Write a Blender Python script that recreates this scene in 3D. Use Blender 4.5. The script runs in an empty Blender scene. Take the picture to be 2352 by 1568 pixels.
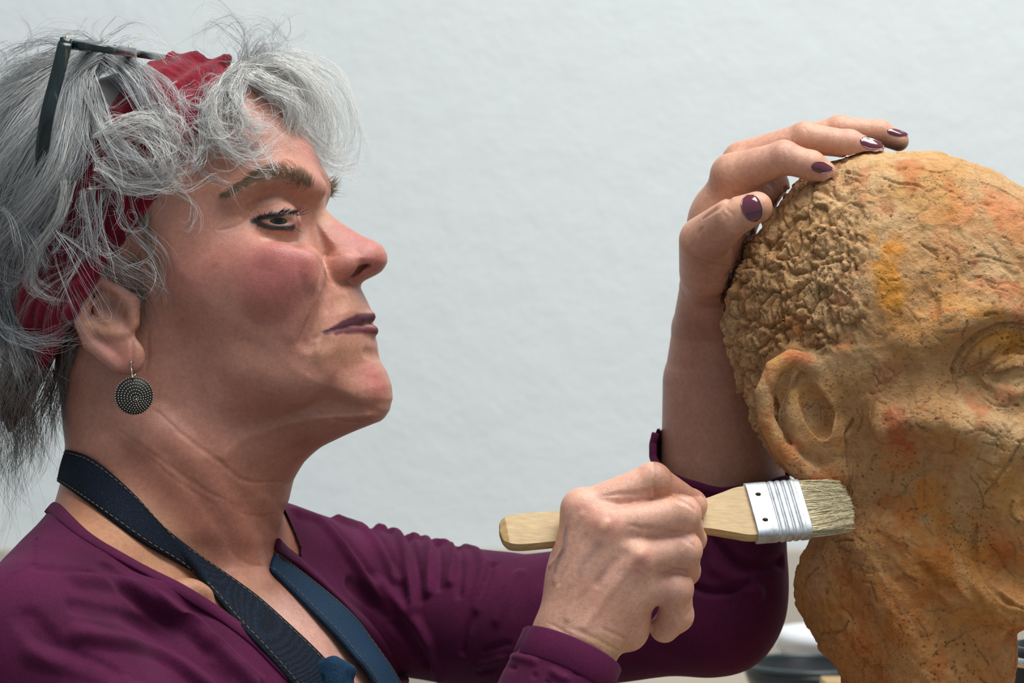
import bpy, math, random
import numpy as np

# ---------------------------------------------------------------- camera, sky, lights, exposure
SC = bpy.context.scene
COL = SC.collection
K = 0.58 / 2352            # one unit of the modelling space = 0.2466 mm (a pixel at the plane y=0)
DC = 1.3 / K               # camera distance in units
H0 = 1.45                  # height of the optical axis

cam_data = bpy.data.cameras.new('camera')
cam_data.sensor_width = 36.0
cam_data.lens = 36.0 * 1.3 / 0.58
cam_data.clip_start = 0.05
cam_data.dof.use_dof = True
cam_data.dof.focus_distance = 1.26
cam_data.dof.aperture_fstop = 12.0
cam = bpy.data.objects.new('camera', cam_data)
cam.location = (0, -1.3, H0)
cam.rotation_euler = (math.pi / 2, 0, 0)
COL.objects.link(cam)
SC.camera = cam

world = bpy.data.worlds.new('overcast_sky')
SC.world = world
world.use_nodes = True
world.node_tree.nodes['Background'].inputs['Color'].default_value = (0.86, 0.95, 1.0, 1)
world.node_tree.nodes['Background'].inputs['Strength'].default_value = 0.42

def area_light(name, loc, target, size, power, color):
    l = bpy.data.lights.new(name, 'AREA')
    l.shape = 'RECTANGLE'
    l.size, l.size_y = size
    l.energy = power
    l.color = color
    o = bpy.data.objects.new(name, l)
    o.location = loc
    d = np.array(target, float) - np.array(loc, float)
    from mathutils import Vector
    o.rotation_euler = Vector(d).to_track_quat('-Z', 'Y').to_euler()
    COL.objects.link(o)
    return o
# daylight falling in through a roof window above and in front of the sculptor
area_light('roof_window_light', (0.55, -0.35, 3.3), (0.1, 0.1, 1.4), (1.7, 1.3), 70.0, (1.0, 0.985, 0.96))

SC.view_settings.view_transform = 'Standard'
SC.view_settings.look = 'None'
SC.view_settings.exposure = 0.0
SC.view_settings.gamma = 1.0
SC.view_settings.use_curve_mapping = False
# ---------------------------------------------------------------- modelling helpers
rng = np.random.default_rng(7)
A = lambda *a: np.array(a, dtype=np.float64)

def W(u, v, w=0.0):
    """point at depth w whose place in the photograph is (u, v)"""
    s = 1 + w / DC
    return A((u - 1176) * s, w, (784 - v) * s)

def proj(P):
    s = 1 + P[:, 1] / DC
    return np.stack([P[:, 0] / s + 1176, 784 - P[:, 2] / s], 1)

def M(P):
    """modelling units to metres"""
    return np.asarray(P, float) * K + A(0, 0, H0)

def nrm(v):
    v = np.asarray(v, float)
    return v / (np.linalg.norm(v) + 1e-12)

def frame(theta):
    """yawed frame: forward (turned theta towards the camera), lateral (away from camera), up"""
    return A(math.cos(theta), -math.sin(theta), 0), A(math.sin(theta), math.cos(theta), 0), A(0, 0, 1)

def smoothstep(a, b, x):
    t = np.clip((x - a) / (b - a), 0, 1)
    return t * t * (3 - 2 * t)

# ---- noise
def _hash(ix, iy, iz, seed):
    h = (ix.astype(np.int64) * 374761393 + iy.astype(np.int64) * 668265263 + iz.astype(np.int64) * 2147483647 + seed * 974711) & 0xFFFFFFFF
    h = ((h ^ (h >> 13)) * 1274126177) & 0xFFFFFFFF
    h = ((h ^ (h >> 16)) * 2246822519) & 0xFFFFFFFF
    return (h ^ (h >> 15)) & 0xFFFFFFFF

def vnoise(P, scale, seed=0):
    """smooth value noise -1..1, feature size = scale"""
    q = P / scale
    i = np.floor(q)
    f = q - i
    f = f * f * f * (f * (f * 6 - 15) + 10)
    i = i.astype(np.int64)
    out = np.zeros(len(P))
    for dx in (0, 1):
        wx = f[:, 0] if dx else 1 - f[:, 0]
        for dy in (0, 1):
            wy = f[:, 1] if dy else 1 - f[:, 1]
            for dz in (0, 1):
                wz = f[:, 2] if dz else 1 - f[:, 2]
                out += wx * wy * wz * (_hash(i[:, 0] + dx, i[:, 1] + dy, i[:, 2] + dz, seed) / 2147483647.5 - 1)
    return out

def fbm(P, scale, seed=0, octaves=3, gain=0.5):
    o, a = 0, 1.0
    for k in range(octaves):
        o = o + a * vnoise(P, scale / 2 ** k, seed + k * 17)
        a *= gain
    return o

def worley(P, scale, seed=0):
    """distances to the two nearest cell points (in scale units) and the cell's random value"""
    q = P / scale
    i = np.floor(q).astype(np.int64)
    f1 = np.full(len(P), 9.0); f2 = np.full(len(P), 9.0); idv = np.zeros(len(P))
    for dx in (-1, 0, 1):
        for dy in (-1, 0, 1):
            for dz in (-1, 0, 1):
                c = i + A(dx, dy, dz).astype(np.int64)
                px = c[:, 0] + _hash(c[:, 0], c[:, 1], c[:, 2], seed) / 4294967296.0
                py = c[:, 1] + _hash(c[:, 0], c[:, 1], c[:, 2], seed + 1) / 4294967296.0
                pz = c[:, 2] + _hash(c[:, 0], c[:, 1], c[:, 2], seed + 2) / 4294967296.0
                d = np.sqrt((q[:, 0] - px) ** 2 + (q[:, 1] - py) ** 2 + (q[:, 2] - pz) ** 2)
                nv = _hash(c[:, 0], c[:, 1], c[:, 2], seed + 3) / 4294967296.0
                m = d < f1
                f2 = np.where(m, f1, np.minimum(f2, d))
                idv = np.where(m, nv, idv)
                f1 = np.where(m, d, f1)
    return f1, f2, idv

# ---- splines
def catmull(pts, n):
    """n points along a Catmull-Rom curve through pts (any dimension)"""
    p = np.asarray(pts, float)
    if len(p) == 2:
        t = np.linspace(0, 1, n)[:, None]
        return p[0] * (1 - t) + p[1] * t
    q = np.vstack([2 * p[0] - p[1], p, 2 * p[-1] - p[-2]])
    seg = len(p) - 1
    t = np.linspace(0, seg - 1e-9, n)
    i = t.astype(int)
    f = (t - i)[:, None]
    a, b, c, d = q[i], q[i + 1], q[i + 2], q[i + 3]
    return 0.5 * (2 * b + (c - a) * f + (2 * a - 5 * b + 4 * c - d) * f ** 2 + (3 * b - a - 3 * c + d) * f ** 3)

def sdpoly(P, poly):
    """signed distance of 2-D points to a polygon"""
    poly = np.asarray(poly, float)
    d = np.full(len(P), 1e18); s = np.ones(len(P))
    n = len(poly)
    for i in range(n):
        a, b = poly[i], poly[i - 1]
        e = b - a
        w = P - a
        t = np.clip((w @ e) / (e @ e + 1e-12), 0, 1)
        bb = w - t[:, None] * e
        d = np.minimum(d, (bb ** 2).sum(1))
        c1 = P[:, 1] >= a[1]; c2 = P[:, 1] < b[1]; c3 = e[0] * w[:, 1] > e[1] * w[:, 0]
        flip = (c1 & c2 & c3) | (~c1 & ~c2 & ~c3)
        s = np.where(flip, -s, s)
    return s * np.sqrt(d)

# ---- signed distance modelling
class SDF:
    def __init__(self):
        self.ops = []

    def _add(self, fn, lo, hi, op, k):
        self.ops.append((fn, np.asarray(lo, float), np.asarray(hi, float), op, k))
        return self

    def ell(self, c, r, R=None, k=20, op='add'):
        c = np.asarray(c, float); r = np.asarray(r, float)
        R_ = np.eye(3) if R is None else np.asarray(R, float)   # rows = local axes
        def fn(P):
            q = (P - c) @ R_.T
            k0 = np.sqrt(((q / r) ** 2).sum(1)); k1 = np.sqrt(((q / r ** 2) ** 2).sum(1))
            return k0 * (k0 - 1) / np.maximum(k1, 1e-9)
        ext = np.sqrt(((R_ * r[:, None]) ** 2).sum(0))
        return self._add(fn, c - ext, c + ext, op, k)

    def cone(self, a, b, ra, rb, k=12, op='add', flat=None):
        """round cone from a to b; flat=(axis, factor) squeezes the section along axis"""
        a = np.asarray(a, float); b = np.asarray(b, float)
        e = b - a; L = e @ e
        if flat is not None:
            ax = nrm(flat[0]); fs = flat[1]
        def fn(P):
            w = P - a
            t = np.clip((w @ e) / (L + 1e-9), 0, 1)
            d = w - t[:, None] * e
            if flat is not None:
                comp = d @ ax
                d = d + (comp * (1 / fs - 1))[:, None] * ax
            dd = np.sqrt((d ** 2).sum(1)) - (ra + t * (rb - ra))
            return dd * (min(1, flat[1]) if flat is not None else 1)
        m = max(ra, rb) * (max(1, flat[1]) if flat is not None else 1)
        return self._add(fn, np.minimum(a, b) - m, np.maximum(a, b) + m, op, k)

    def chain(self, pts, rad, k=10, op='add', flat=None):
        pts = [np.asarray(p, float) for p in pts]
        def fn(P):
            o = None
            for i in range(len(pts) - 1):
                a, b = pts[i], pts[i + 1]; e = b - a
                w = P - a
                t = np.clip((w @ e) / (e @ e + 1e-9), 0, 1)
                d = w - t[:, None] * e
                if flat is not None:
                    ax = nrm(flat[0])
                    d = d + ((d @ ax) * (1 / flat[1] - 1))[:, None] * ax
                d = np.sqrt((d ** 2).sum(1)) - (rad[i] + t * (rad[i + 1] - rad[i]))
                o = d if o is None else np.minimum(o, d)
            return o * (min(1, flat[1]) if flat is not None else 1)
        m = max(rad) * (max(1, flat[1]) if flat is not None else 1)
        q = np.array(pts)
        return self._add(fn, q.min(0) - m, q.max(0) + m, op, k)

    def infl(self, poly, fr, org, wfun, depth, p=2.3, k=20, op='add', lat0=0.0):
        """outline poly (forward, up) in the plane of frame fr through org, inflated sideways"""
        f, l, u = fr
        poly = np.asarray(poly, float)
        def fn(P):
            q = P - org
            x, y, z = q @ f, q @ l - lat0, q @ u
            w = wfun(z) if callable(wfun) else wfun
            ay = np.abs(y) / w
            d = sdpoly(np.stack([x, z], 1), poly)
            d = np.where(d < 0, depth * np.tanh(d / depth), d)
            g = depth * p * ay ** (p - 1) / w
            return (d + depth * ay ** p) / np.sqrt(1 + g * g)
        wm = 1.15 * (max(wfun(z) for z in np.linspace(poly[:, 1].min(), poly[:, 1].max(), 9)) if callable(wfun) else wfun)
        cs = []
        for x in (poly[:, 0].min(), poly[:, 0].max()):
            for z in (poly[:, 1].min(), poly[:, 1].max()):
                for y in (-wm, wm):
                    cs.append(org + f * x + l * (y + lat0) + u * z)
        cs = np.array(cs)
        return self._add(fn, cs.min(0), cs.max(0), op, k)

    def fun(self, fn, lo, hi, k=0, op='add'):
        return self._add(fn, lo, hi, op, k)

    def eval_blocks(self, P, lo, hi):
        """P (B,n,3); lo, hi (B,3) bounds of the blocks"""
        B, n, _ = P.shape
        F = np.full((B, n), 1e3)
        for fn, a, b, op, k in self.ops:
            mg = k + 90 if op == 'add' else k + 4
            m = np.all((lo <= b + mg) & (hi >= a - mg), axis=1)
            if op == 'int':
                m[:] = True
            idx = np.nonzero(m)[0]
            if len(idx) == 0:
                continue
            d = fn(P[idx].reshape(-1, 3)).reshape(len(idx), n)
            f = F[idx]
            if op == 'add':
                s, a_, b_ = 1, f, d
            elif op == 'sub':
                s, a_, b_ = -1, -f, d
            else:
                s, a_, b_ = -1, -f, -d
            if k > 0:
                h = np.maximum(k - np.abs(a_ - b_), 0) / k
                r = np.minimum(a_, b_) - h * h * k * 0.25
            else:
                r = np.minimum(a_, b_)
            F[idx] = s * r
        return F

    def mesh(self, lo, hi, h, sel=None, off=0.0):
        """surface nets on blocks near the surface; returns vertices and quads"""
        lo, hi = np.minimum(lo, hi).astype(float), np.maximum(lo, hi).astype(float)
        nb = np.ceil((hi - lo) / (8 * h)).astype(int)
        bi = np.stack(np.meshgrid(*[np.arange(n) for n in nb], indexing='ij'), -1).reshape(-1, 3)
        c = lo + (bi + 0.5) * 8 * h
        Fc = []
        for s in range(0, len(c), 60000):
            cc = c[s:s + 60000]
            Fc.append(self.eval_blocks(cc[:, None, :], cc - 4 * h, cc + 4 * h)[:, 0])
        Fc = np.concatenate(Fc)
        near_ = np.abs(Fc) < 8 * h * 1.9 + 6
        if sel is not None:
            near_ &= sel(c)
        bi = bi[near_]
        g = np.stack(np.meshgrid(np.arange(9), np.arange(9), np.arange(9), indexing='ij'), -1).reshape(-1, 3)
        F = np.empty((len(bi), 729), np.float32)
        for s in range(0, len(bi), 1500):
            b = bi[s:s + 1500]
            l = lo + b * 8 * h
            P = l[:, None, :] + g[None] * h
            F[s:s + 1500] = self.eval_blocks(P, l, l + 8 * h)
        F = F.reshape(-1, 9, 9, 9) + off
        act = (F.min((1, 2, 3)) < 0) & (F.max((1, 2, 3)) >= 0)
        F = F[act]; bi = bi[act]
        S = F < 0
        # cells
        cnt = np.zeros((len(F), 8, 8, 8), int)
        for dx in (0, 1):
            for dy in (0, 1):
                for dz in (0, 1):
                    cnt += S[:, dx:8 + dx, dy:8 + dy, dz:8 + dz]
        cell = np.argwhere((cnt > 0) & (cnt < 8))
        B_, x, y, z = cell.T
        acc = np.zeros((len(cell), 3)); num = np.zeros(len(cell))
        corners = [(0, 0, 0), (1, 0, 0), (0, 1, 0), (1, 1, 0), (0, 0, 1), (1, 0, 1), (0, 1, 1), (1, 1, 1)]
        vals = np.stack([F[B_, x + a, y + b, z + c_] for a, b, c_ in corners], 1).astype(float)
        for i in range(8):
            for j in range(i + 1, 8):
                ci, cj = np.array(corners[i]), np.array(corners[j])
                if np.abs(ci - cj).sum() != 1:
                    continue
                m = (vals[:, i] < 0) != (vals[:, j] < 0)
                t = vals[m, i] / (vals[m, i] - vals[m, j])
                acc[m] += ci + t[:, None] * (cj - ci)
                num[m] += 1
        gi = bi[B_] * 8 + np.stack([x, y, z], 1)
        V = lo + (gi + acc / num[:, None]) * h
        N = nb * 8 + 2
        key = (gi[:, 0] * N[1] + gi[:, 1]) * N[2] + gi[:, 2]
        order = np.argsort(key); sk = key[order]
        quads = []
        st = np.array([N[1] * N[2], N[2], 1])
        for ax in range(3):
            a1, a2 = (ax + 1) % 3, (ax + 2) % 3
            sl0 = [slice(0, 8)] * 3; sl1 = [slice(0, 8)] * 3
            sl1[ax] = slice(1, 9)
            s0 = S[(slice(None), *sl0)]; s1 = S[(slice(None), *sl1)]
            e = np.argwhere(s0 != s1)
            if len(e) == 0:
                continue
            inside0 = s0[tuple(e.T)]
            ge = bi[e[:, 0]] * 8 + e[:, 1:]
            kk = (ge[:, 0] * N[1] + ge[:, 1]) * N[2] + ge[:, 2]
            ok = (ge[:, a1] > 0) & (ge[:, a2] > 0)
            kk, inside0 = kk[ok], inside0[ok]
            q = np.stack([kk - st[a1] - st[a2], kk - st[a2], kk, kk - st[a1]], 1)
            pos = np.searchsorted(sk, q)
            pos = np.minimum(pos, len(sk) - 1)
            good = (sk[pos] == q).all(1)
            q = order[pos][good]
            ins = inside0[good]
            q[~ins] = q[~ins][:, ::-1]
            quads.append(q)
        return V, np.concatenate(quads)

def smooth(V, F, it=2, lam=0.5, mu=-0.52):
    e = np.concatenate([F[:, [0, 1]], F[:, [1, 2]], F[:, [2, 3]], F[:, [3, 0]]])
    n = len(V)
    deg = np.bincount(e[:, 0], minlength=n) + np.bincount(e[:, 1], minlength=n)
    deg = np.maximum(deg, 1)
    for i in range(it * 2):
        s = np.empty_like(V)
        for a in range(3):
            s[:, a] = np.bincount(e[:, 0], V[e[:, 1], a], n) + np.bincount(e[:, 1], V[e[:, 0], a], n)
        V = V + (lam if i % 2 == 0 else mu) * (s / deg[:, None] - V)
    return V

def normals(V, F):
    n = np.cross(V[F[:, 2]] - V[F[:, 0]], V[F[:, 3]] - V[F[:, 1]])
    out = np.empty_like(V)
    for a in range(3):
        out[:, a] = np.bincount(F.ravel(), np.repeat(n[:, a], 4), len(V))
    return out / (np.linalg.norm(out, axis=1)[:, None] + 1e-12)

def keep(V, F, mask, *extra):
    """drop the vertices where mask is False"""
    fm = mask[F].all(1)
    F = F[fm]
    used = np.zeros(len(V), bool); used[F.ravel()] = True
    idx = np.cumsum(used) - 1
    return (V[used], idx[F]) + tuple(x[used] for x in extra)

class Sculpt:
    """a mesh that can be pushed and painted along strokes anchored on its camera-side surface"""
    def __init__(self, V, F, color=(0.5, 0.5, 0.5)):
        self.V, self.F = V, F
        self.N = normals(V, F)
        self.C = np.tile(np.array(color, float), (len(V), 1))
        self.index()

    def index(self):
        cw = np.array([0, -DC, 0]) - self.V
        m = (self.N * cw).sum(1) > 0
        self.front = np.nonzero(m)[0]
        p = proj(self.V)
        self.px = p
        pf = p[self.front]
        self.g = 5
        key = np.floor(pf / self.g).astype(int)
        kk = key[:, 0] * 100000 + key[:, 1]
        o = np.lexsort((self.V[self.front, 1], kk))
        u, first = np.unique(kk[o], return_index=True)
        self.zb = dict(zip(u.tolist(), self.front[o[first]].tolist()))

    def anchor(self, u, v, index=False):
        i0, j0 = int(u // self.g), int(v // self.g)
        for r in range(0, 14):
            best = None
            for i in range(i0 - r, i0 + r + 1):
                for j in range(j0 - r, j0 + r + 1):
                    if max(abs(i - i0), abs(j - j0)) != r:
                        continue
                    q = self.zb.get(i * 100000 + j)
                    if q is not None:
                        d = np.hypot(*(self.px[q] - (u, v)))
                        if best is None or d < best[0]:
                            best = (d, q)
            if best is not None:
                return best[1] if index else self.V[best[1]]
        return None

    def path(self, pts, step=6):
        pts = np.asarray(pts, float)
        if len(pts) == 1:
            a = self.anchor(*pts[0])
            return np.array([a])
        L = np.linalg.norm(np.diff(pts, axis=0), axis=1).sum()
        q = catmull(pts, max(2, int(L / step)))
        out = [self.anchor(*p) for p in q]
        out = np.array([o for o in out if o is not None])
        for _ in range(3):                       # even out jumps in depth along the stroke
            if len(out) > 4:
                out[1:-1] = (out[:-2] + 2 * out[1:-1] + out[2:]) / 4
        return out

    def relax(self, strokes, it=10):
        """smooth the surface under the given strokes [(pts, r, strength)]"""
        n = len(self.V)
        w = np.zeros(n)
        for pts, r, a in strokes:
            i, k = self.weight(self.path(pts), r)
            w[i] = np.maximum(w[i], np.minimum(1, k * 2) * a)
        act = np.zeros(n, bool); act[w > 0] = True
        Fm = self.F[act[self.F].any(1)]
        e = np.concatenate([Fm[:, [0, 1]], Fm[:, [1, 2]], Fm[:, [2, 3]], Fm[:, [3, 0]]])
        ids, inv = np.unique(e, return_inverse=True)
        inv = inv.reshape(e.shape)
        X = self.V[ids]; ww = (w[ids] * 0.6)[:, None]
        deg = np.maximum(np.bincount(inv.ravel(), minlength=len(ids)), 1)
        for _ in range(it):
            s = np.stack([np.bincount(inv[:, 0], X[inv[:, 1], a], len(ids)) + np.bincount(inv[:, 1], X[inv[:, 0], a], len(ids)) for a in range(3)], 1)
            X = X + ww * (s / deg[:, None] - X)
        self.V[ids] = X

    def weight(self, P, r, taper=False):
        """smooth 0..1 falloff around a 3-D polyline; returns indices and weights"""
        lo, hi = P.min(0) - r, P.max(0) + r
        m = np.nonzero(((self.V >= lo) & (self.V <= hi)).all(1))[0]
        Q = self.V[m]
        best = np.full(len(Q), 1e18); par = np.zeros(len(Q))
        for i in range(max(1, len(P) - 1)):
            a = P[i]; b = P[min(i + 1, len(P) - 1)]
            e = b - a; w = Q - a
            t = np.clip((w @ e) / (e @ e + 1e-9), 0, 1)
            d = ((w - t[:, None] * e) ** 2).sum(1)
            k = d < best
            best[k] = d[k]; par[k] = (i + t[k]) / max(1, len(P) - 1)
        rr = r * (np.sqrt(np.clip(np.sin(np.pi * np.clip(par, 0.02, 0.98)), 0, 1)) if taper else 1.0)
        x = np.clip(1 - best / (rr * rr + 1e-9), 0, 1)
        k = x > 0
        return m[k], (x * x)[k]

    def push(self, pts, r, amt, taper=False, direction=None):
        P = self.path(pts) if np.asarray(pts).shape[1] == 2 else np.asarray(pts, float)
        if len(P) == 0:
            return
        i, w = self.weight(P, r, taper)
        d = self.N[i] if direction is None else np.asarray(direction, float)
        self.V[i] += d * (w * amt)[:, None]

    def crease(self, pts, r, depth, lip=0.35, taper=True):
        """a sharp groove with slightly raised lips"""
        self.push(pts, r * 2.6, depth * lip, taper)
        self.push(pts, r, -depth * (1 + lip), taper)

    def paint(self, pts, r, color, a=1.0, taper=False, hard=0.0, mod=None):
        P = self.path(pts) if np.asarray(pts).shape[1] == 2 else np.asarray(pts, float)
        if len(P) == 0:
            return
        i, w = self.weight(P, r, taper)
        if hard > 0:
            w = smoothstep(0.5 - 0.5 * (1 - hard), 0.5 + 0.5 * (1 - hard), np.sqrt(w))
        if mod is not None:
            w = np.clip(w * mod[i], 0, 1)
        w = (w * a)[:, None]
        self.C[i] = self.C[i] * (1 - w) + np.array(color, float) * w

    def refresh(self):
        self.N = normals(self.V, self.F)
        self.index()

def srgb(r, g, b):
    c = np.array([r, g, b], float) / 255
    return np.where(c <= 0.04045, c / 12.92, ((c + 0.055) / 1.055) ** 2.4)

# ---- linking
def link(name, V, F, mat, parent=None, color=None, smooth_shade=True, units=True, **props):
    """one mesh object from arrays; F is (n,3) or (n,4)"""
    me = bpy.data.meshes.new(name)
    V = M(V) if units else np.asarray(V, float)
    F = np.asarray(F)
    n = F.shape[1]
    me.vertices.add(len(V)); me.vertices.foreach_set('co', V.astype(np.float32).ravel())
    me.loops.add(F.size); me.loops.foreach_set('vertex_index', F.astype(np.int32).ravel())
    me.polygons.add(len(F))
    me.polygons.foreach_set('loop_start', np.arange(0, F.size, n, dtype=np.int32))
    me.polygons.foreach_set('use_smooth', np.full(len(F), smooth_shade))
    me.update(calc_edges=True)
    if color is not None:
        at = me.color_attributes.new('tint', 'FLOAT_COLOR', 'POINT')
        at.data.foreach_set('color', np.hstack([color, np.ones((len(V), 1))]).astype(np.float32).ravel())
    me.materials.append(mat)
    o = bpy.data.objects.new(name, me)
    COL.objects.link(o)
    if parent is not None:
        o.parent = parent
    for k_, v_ in props.items():
        o[k_] = v_
    return o

def empty(name, loc, label=None, category=None, group=None):
    o = bpy.data.objects.new(name, None)
    o.empty_display_size = 0.02
    COL.objects.link(o)
    o['origin'] = list(map(float, loc))
    if label: o['label'] = label
    if category: o['category'] = category
    if group: o['group'] = group
    return o

def tubes(paths, radii, sides=3, cols=None):
    """many tubes at once: paths (S,n,3), radii (S,n); returns V, F, colours"""
    S, n, _ = paths.shape
    T = np.gradient(paths, axis=1)
    T /= np.linalg.norm(T, axis=2, keepdims=True) + 1e-9
    ref = np.where(np.abs(T[..., 1:2]) < 0.9, A(0, 1, 0), A(1, 0, 0))
    U = np.cross(T, ref); U /= np.linalg.norm(U, axis=2, keepdims=True) + 1e-9
    B = np.cross(T, U)
    ang = np.arange(sides) * 2 * np.pi / sides
    ring = paths[:, :, None, :] + radii[:, :, None, None] * (np.cos(ang)[None, None, :, None] * U[:, :, None, :] + np.sin(ang)[None, None, :, None] * B[:, :, None, :])
    V = ring.reshape(-1, 3)
    s = np.arange(S)[:, None, None] * n * sides
    i = np.arange(n - 1)[None, :, None] * sides
    j = np.arange(sides)[None, None, :]
    a = s + i + j; b = s + i + (j + 1) % sides
    F = np.stack([a, b, b + sides, a + sides], -1).reshape(-1, 4)
    C = None
    if cols is not None:
        C = np.repeat(cols, n * sides, axis=0)
    return V, F, C

def sweep(path, prof, up, closed=False, scale=None):
    """sweep a 2-D profile (m,2) along a 3-D path (n,3); up = (n,3) or one vector for profile y"""
    path = np.asarray(path, float); prof = np.asarray(prof, float)
    n, m = len(path), len(prof)
    T = np.gradient(path, axis=0); T /= np.linalg.norm(T, axis=1, keepdims=True)
    up = np.broadcast_to(np.asarray(up, float), (n, 3))
    X = np.cross(T, up); X /= np.linalg.norm(X, axis=1, keepdims=True) + 1e-9
    Y = np.cross(X, T)
    sc = np.ones((n, 2)) if scale is None else np.asarray(scale, float)
    V = path[:, None] + prof[None, :, 0:1] * sc[:, None, 0:1] * X[:, None] + prof[None, :, 1:2] * sc[:, None, 1:2] * Y[:, None]
    V = V.reshape(-1, 3)
    i = np.arange(n - 1)[:, None] * m; j = np.arange(m)[None]
    a = i + j; b = i + (j + 1) % m
    F = np.stack([a, b, b + m, a + m], -1).reshape(-1, 4)
    # end caps as fans of quads (degenerate quads avoided by a centre strip)
    caps = []
    for base, flip in ((0, True), ((n - 1) * m, False)):
        for q in range(1, m - 2, 2):
            f = [base, base + q, base + q + 1, base + q + 2]
            caps.append(f[::-1] if flip else f)
        if (m % 2) == 1:
            f = [base, base + m - 2, base + m - 1, base + m - 1]
    if caps:
        F = np.vstack([F, np.array(caps)])
    return V, F

def merge(parts):
    Vs, Fs, o = [], [], 0
    for V, F in parts:
        Vs.append(V); Fs.append(F + o); o += len(V)
    return np.vstack(Vs), np.vstack(Fs)

def settle():
    """put every Empty at its thing's base without moving its parts"""
    from mathutils import Vector, Matrix
    for o in list(COL.objects):
        if 'origin' in o:
            v = Vector(o['origin']); del o['origin']
            o.location = v
            for c in o.children:
                c.matrix_parent_inverse = Matrix.Translation(-v)

def surf(S, u, v, w0=-900.0, w1=900.0, n=360):
    """depth of the nearest surface of S seen at (u, v)"""
    ws = np.linspace(w0, w1, n)
    P = np.array([W(u, v, w) for w in ws])
    F = np.full(n, 1e3)
    F = S.eval_blocks(P[:, None, :], P, P)[:, 0]
    i = np.nonzero(F < 0)[0]
    if len(i) == 0:
        return None
    i = i[0]
    if i == 0: return ws[0]
    return ws[i - 1] + (ws[i] - ws[i - 1]) * F[i - 1] / (F[i - 1] - F[i])

class Mid:
    """a yawed mid plane: pixel -> point on the plane at a lateral offset, and its local coordinates"""
    def __init__(self, u, v, w, theta):
        self.o = W(u, v, w)
        self.fr = frame(theta)
    def P(self, u, v, lat=0.0):
        f, l, up = self.fr
        cam_ = A(0, -DC, 0)
        d = W(u, v, 0) - cam_
        n = l
        t = ((self.o + l * lat - cam_) @ n) / (d @ n)
        return cam_ + d * t
    def xz(self, u, v):
        q = self.P(u, v) - self.o
        return (q @ self.fr[0], q @ self.fr[2])
    def poly(self, pts):
        return np.array([self.xz(*p) for p in pts])
    def z(self, v):
        return self.xz(self.o[0] / (1 + self.o[1] / DC) + 1176, v)[1]
    def wfun(self, table):
        """half width by photograph row"""
        zs = np.array([self.z(v) for v, _ in table]); ws = np.array([w for _, w in table], float)
        o = np.argsort(zs)
        return lambda z: np.interp(z, zs[o], ws[o])
    def R(self, tilt=0.0):
        """local axes (forward, lateral, up), pitched up by tilt"""
        f, l, u = self.fr
        c, s = math.cos(tilt), math.sin(tilt)
        return np.array([f * c + u * s, l, u * c - f * s])
# ---------------------------------------------------------------- materials
def mat(name, color=(0.5, 0.5, 0.5), rough=0.5, metal=0.0, attr=None, spec=0.5):
    m = bpy.data.materials.new(name)
    m.use_nodes = True
    nt = m.node_tree
    b = nt.nodes['Principled BSDF']
    b.inputs['Base Color'].default_value = (*[float(c) for c in color], 1)
    b.inputs['Roughness'].default_value = rough
    b.inputs['Metallic'].default_value = metal
    b.inputs['Specular IOR Level'].default_value = spec
    if attr:
        a = nt.nodes.new('ShaderNodeAttribute'); a.attribute_name = attr
        nt.links.new(a.outputs['Color'], b.inputs['Base Color'])
    return m

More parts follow.
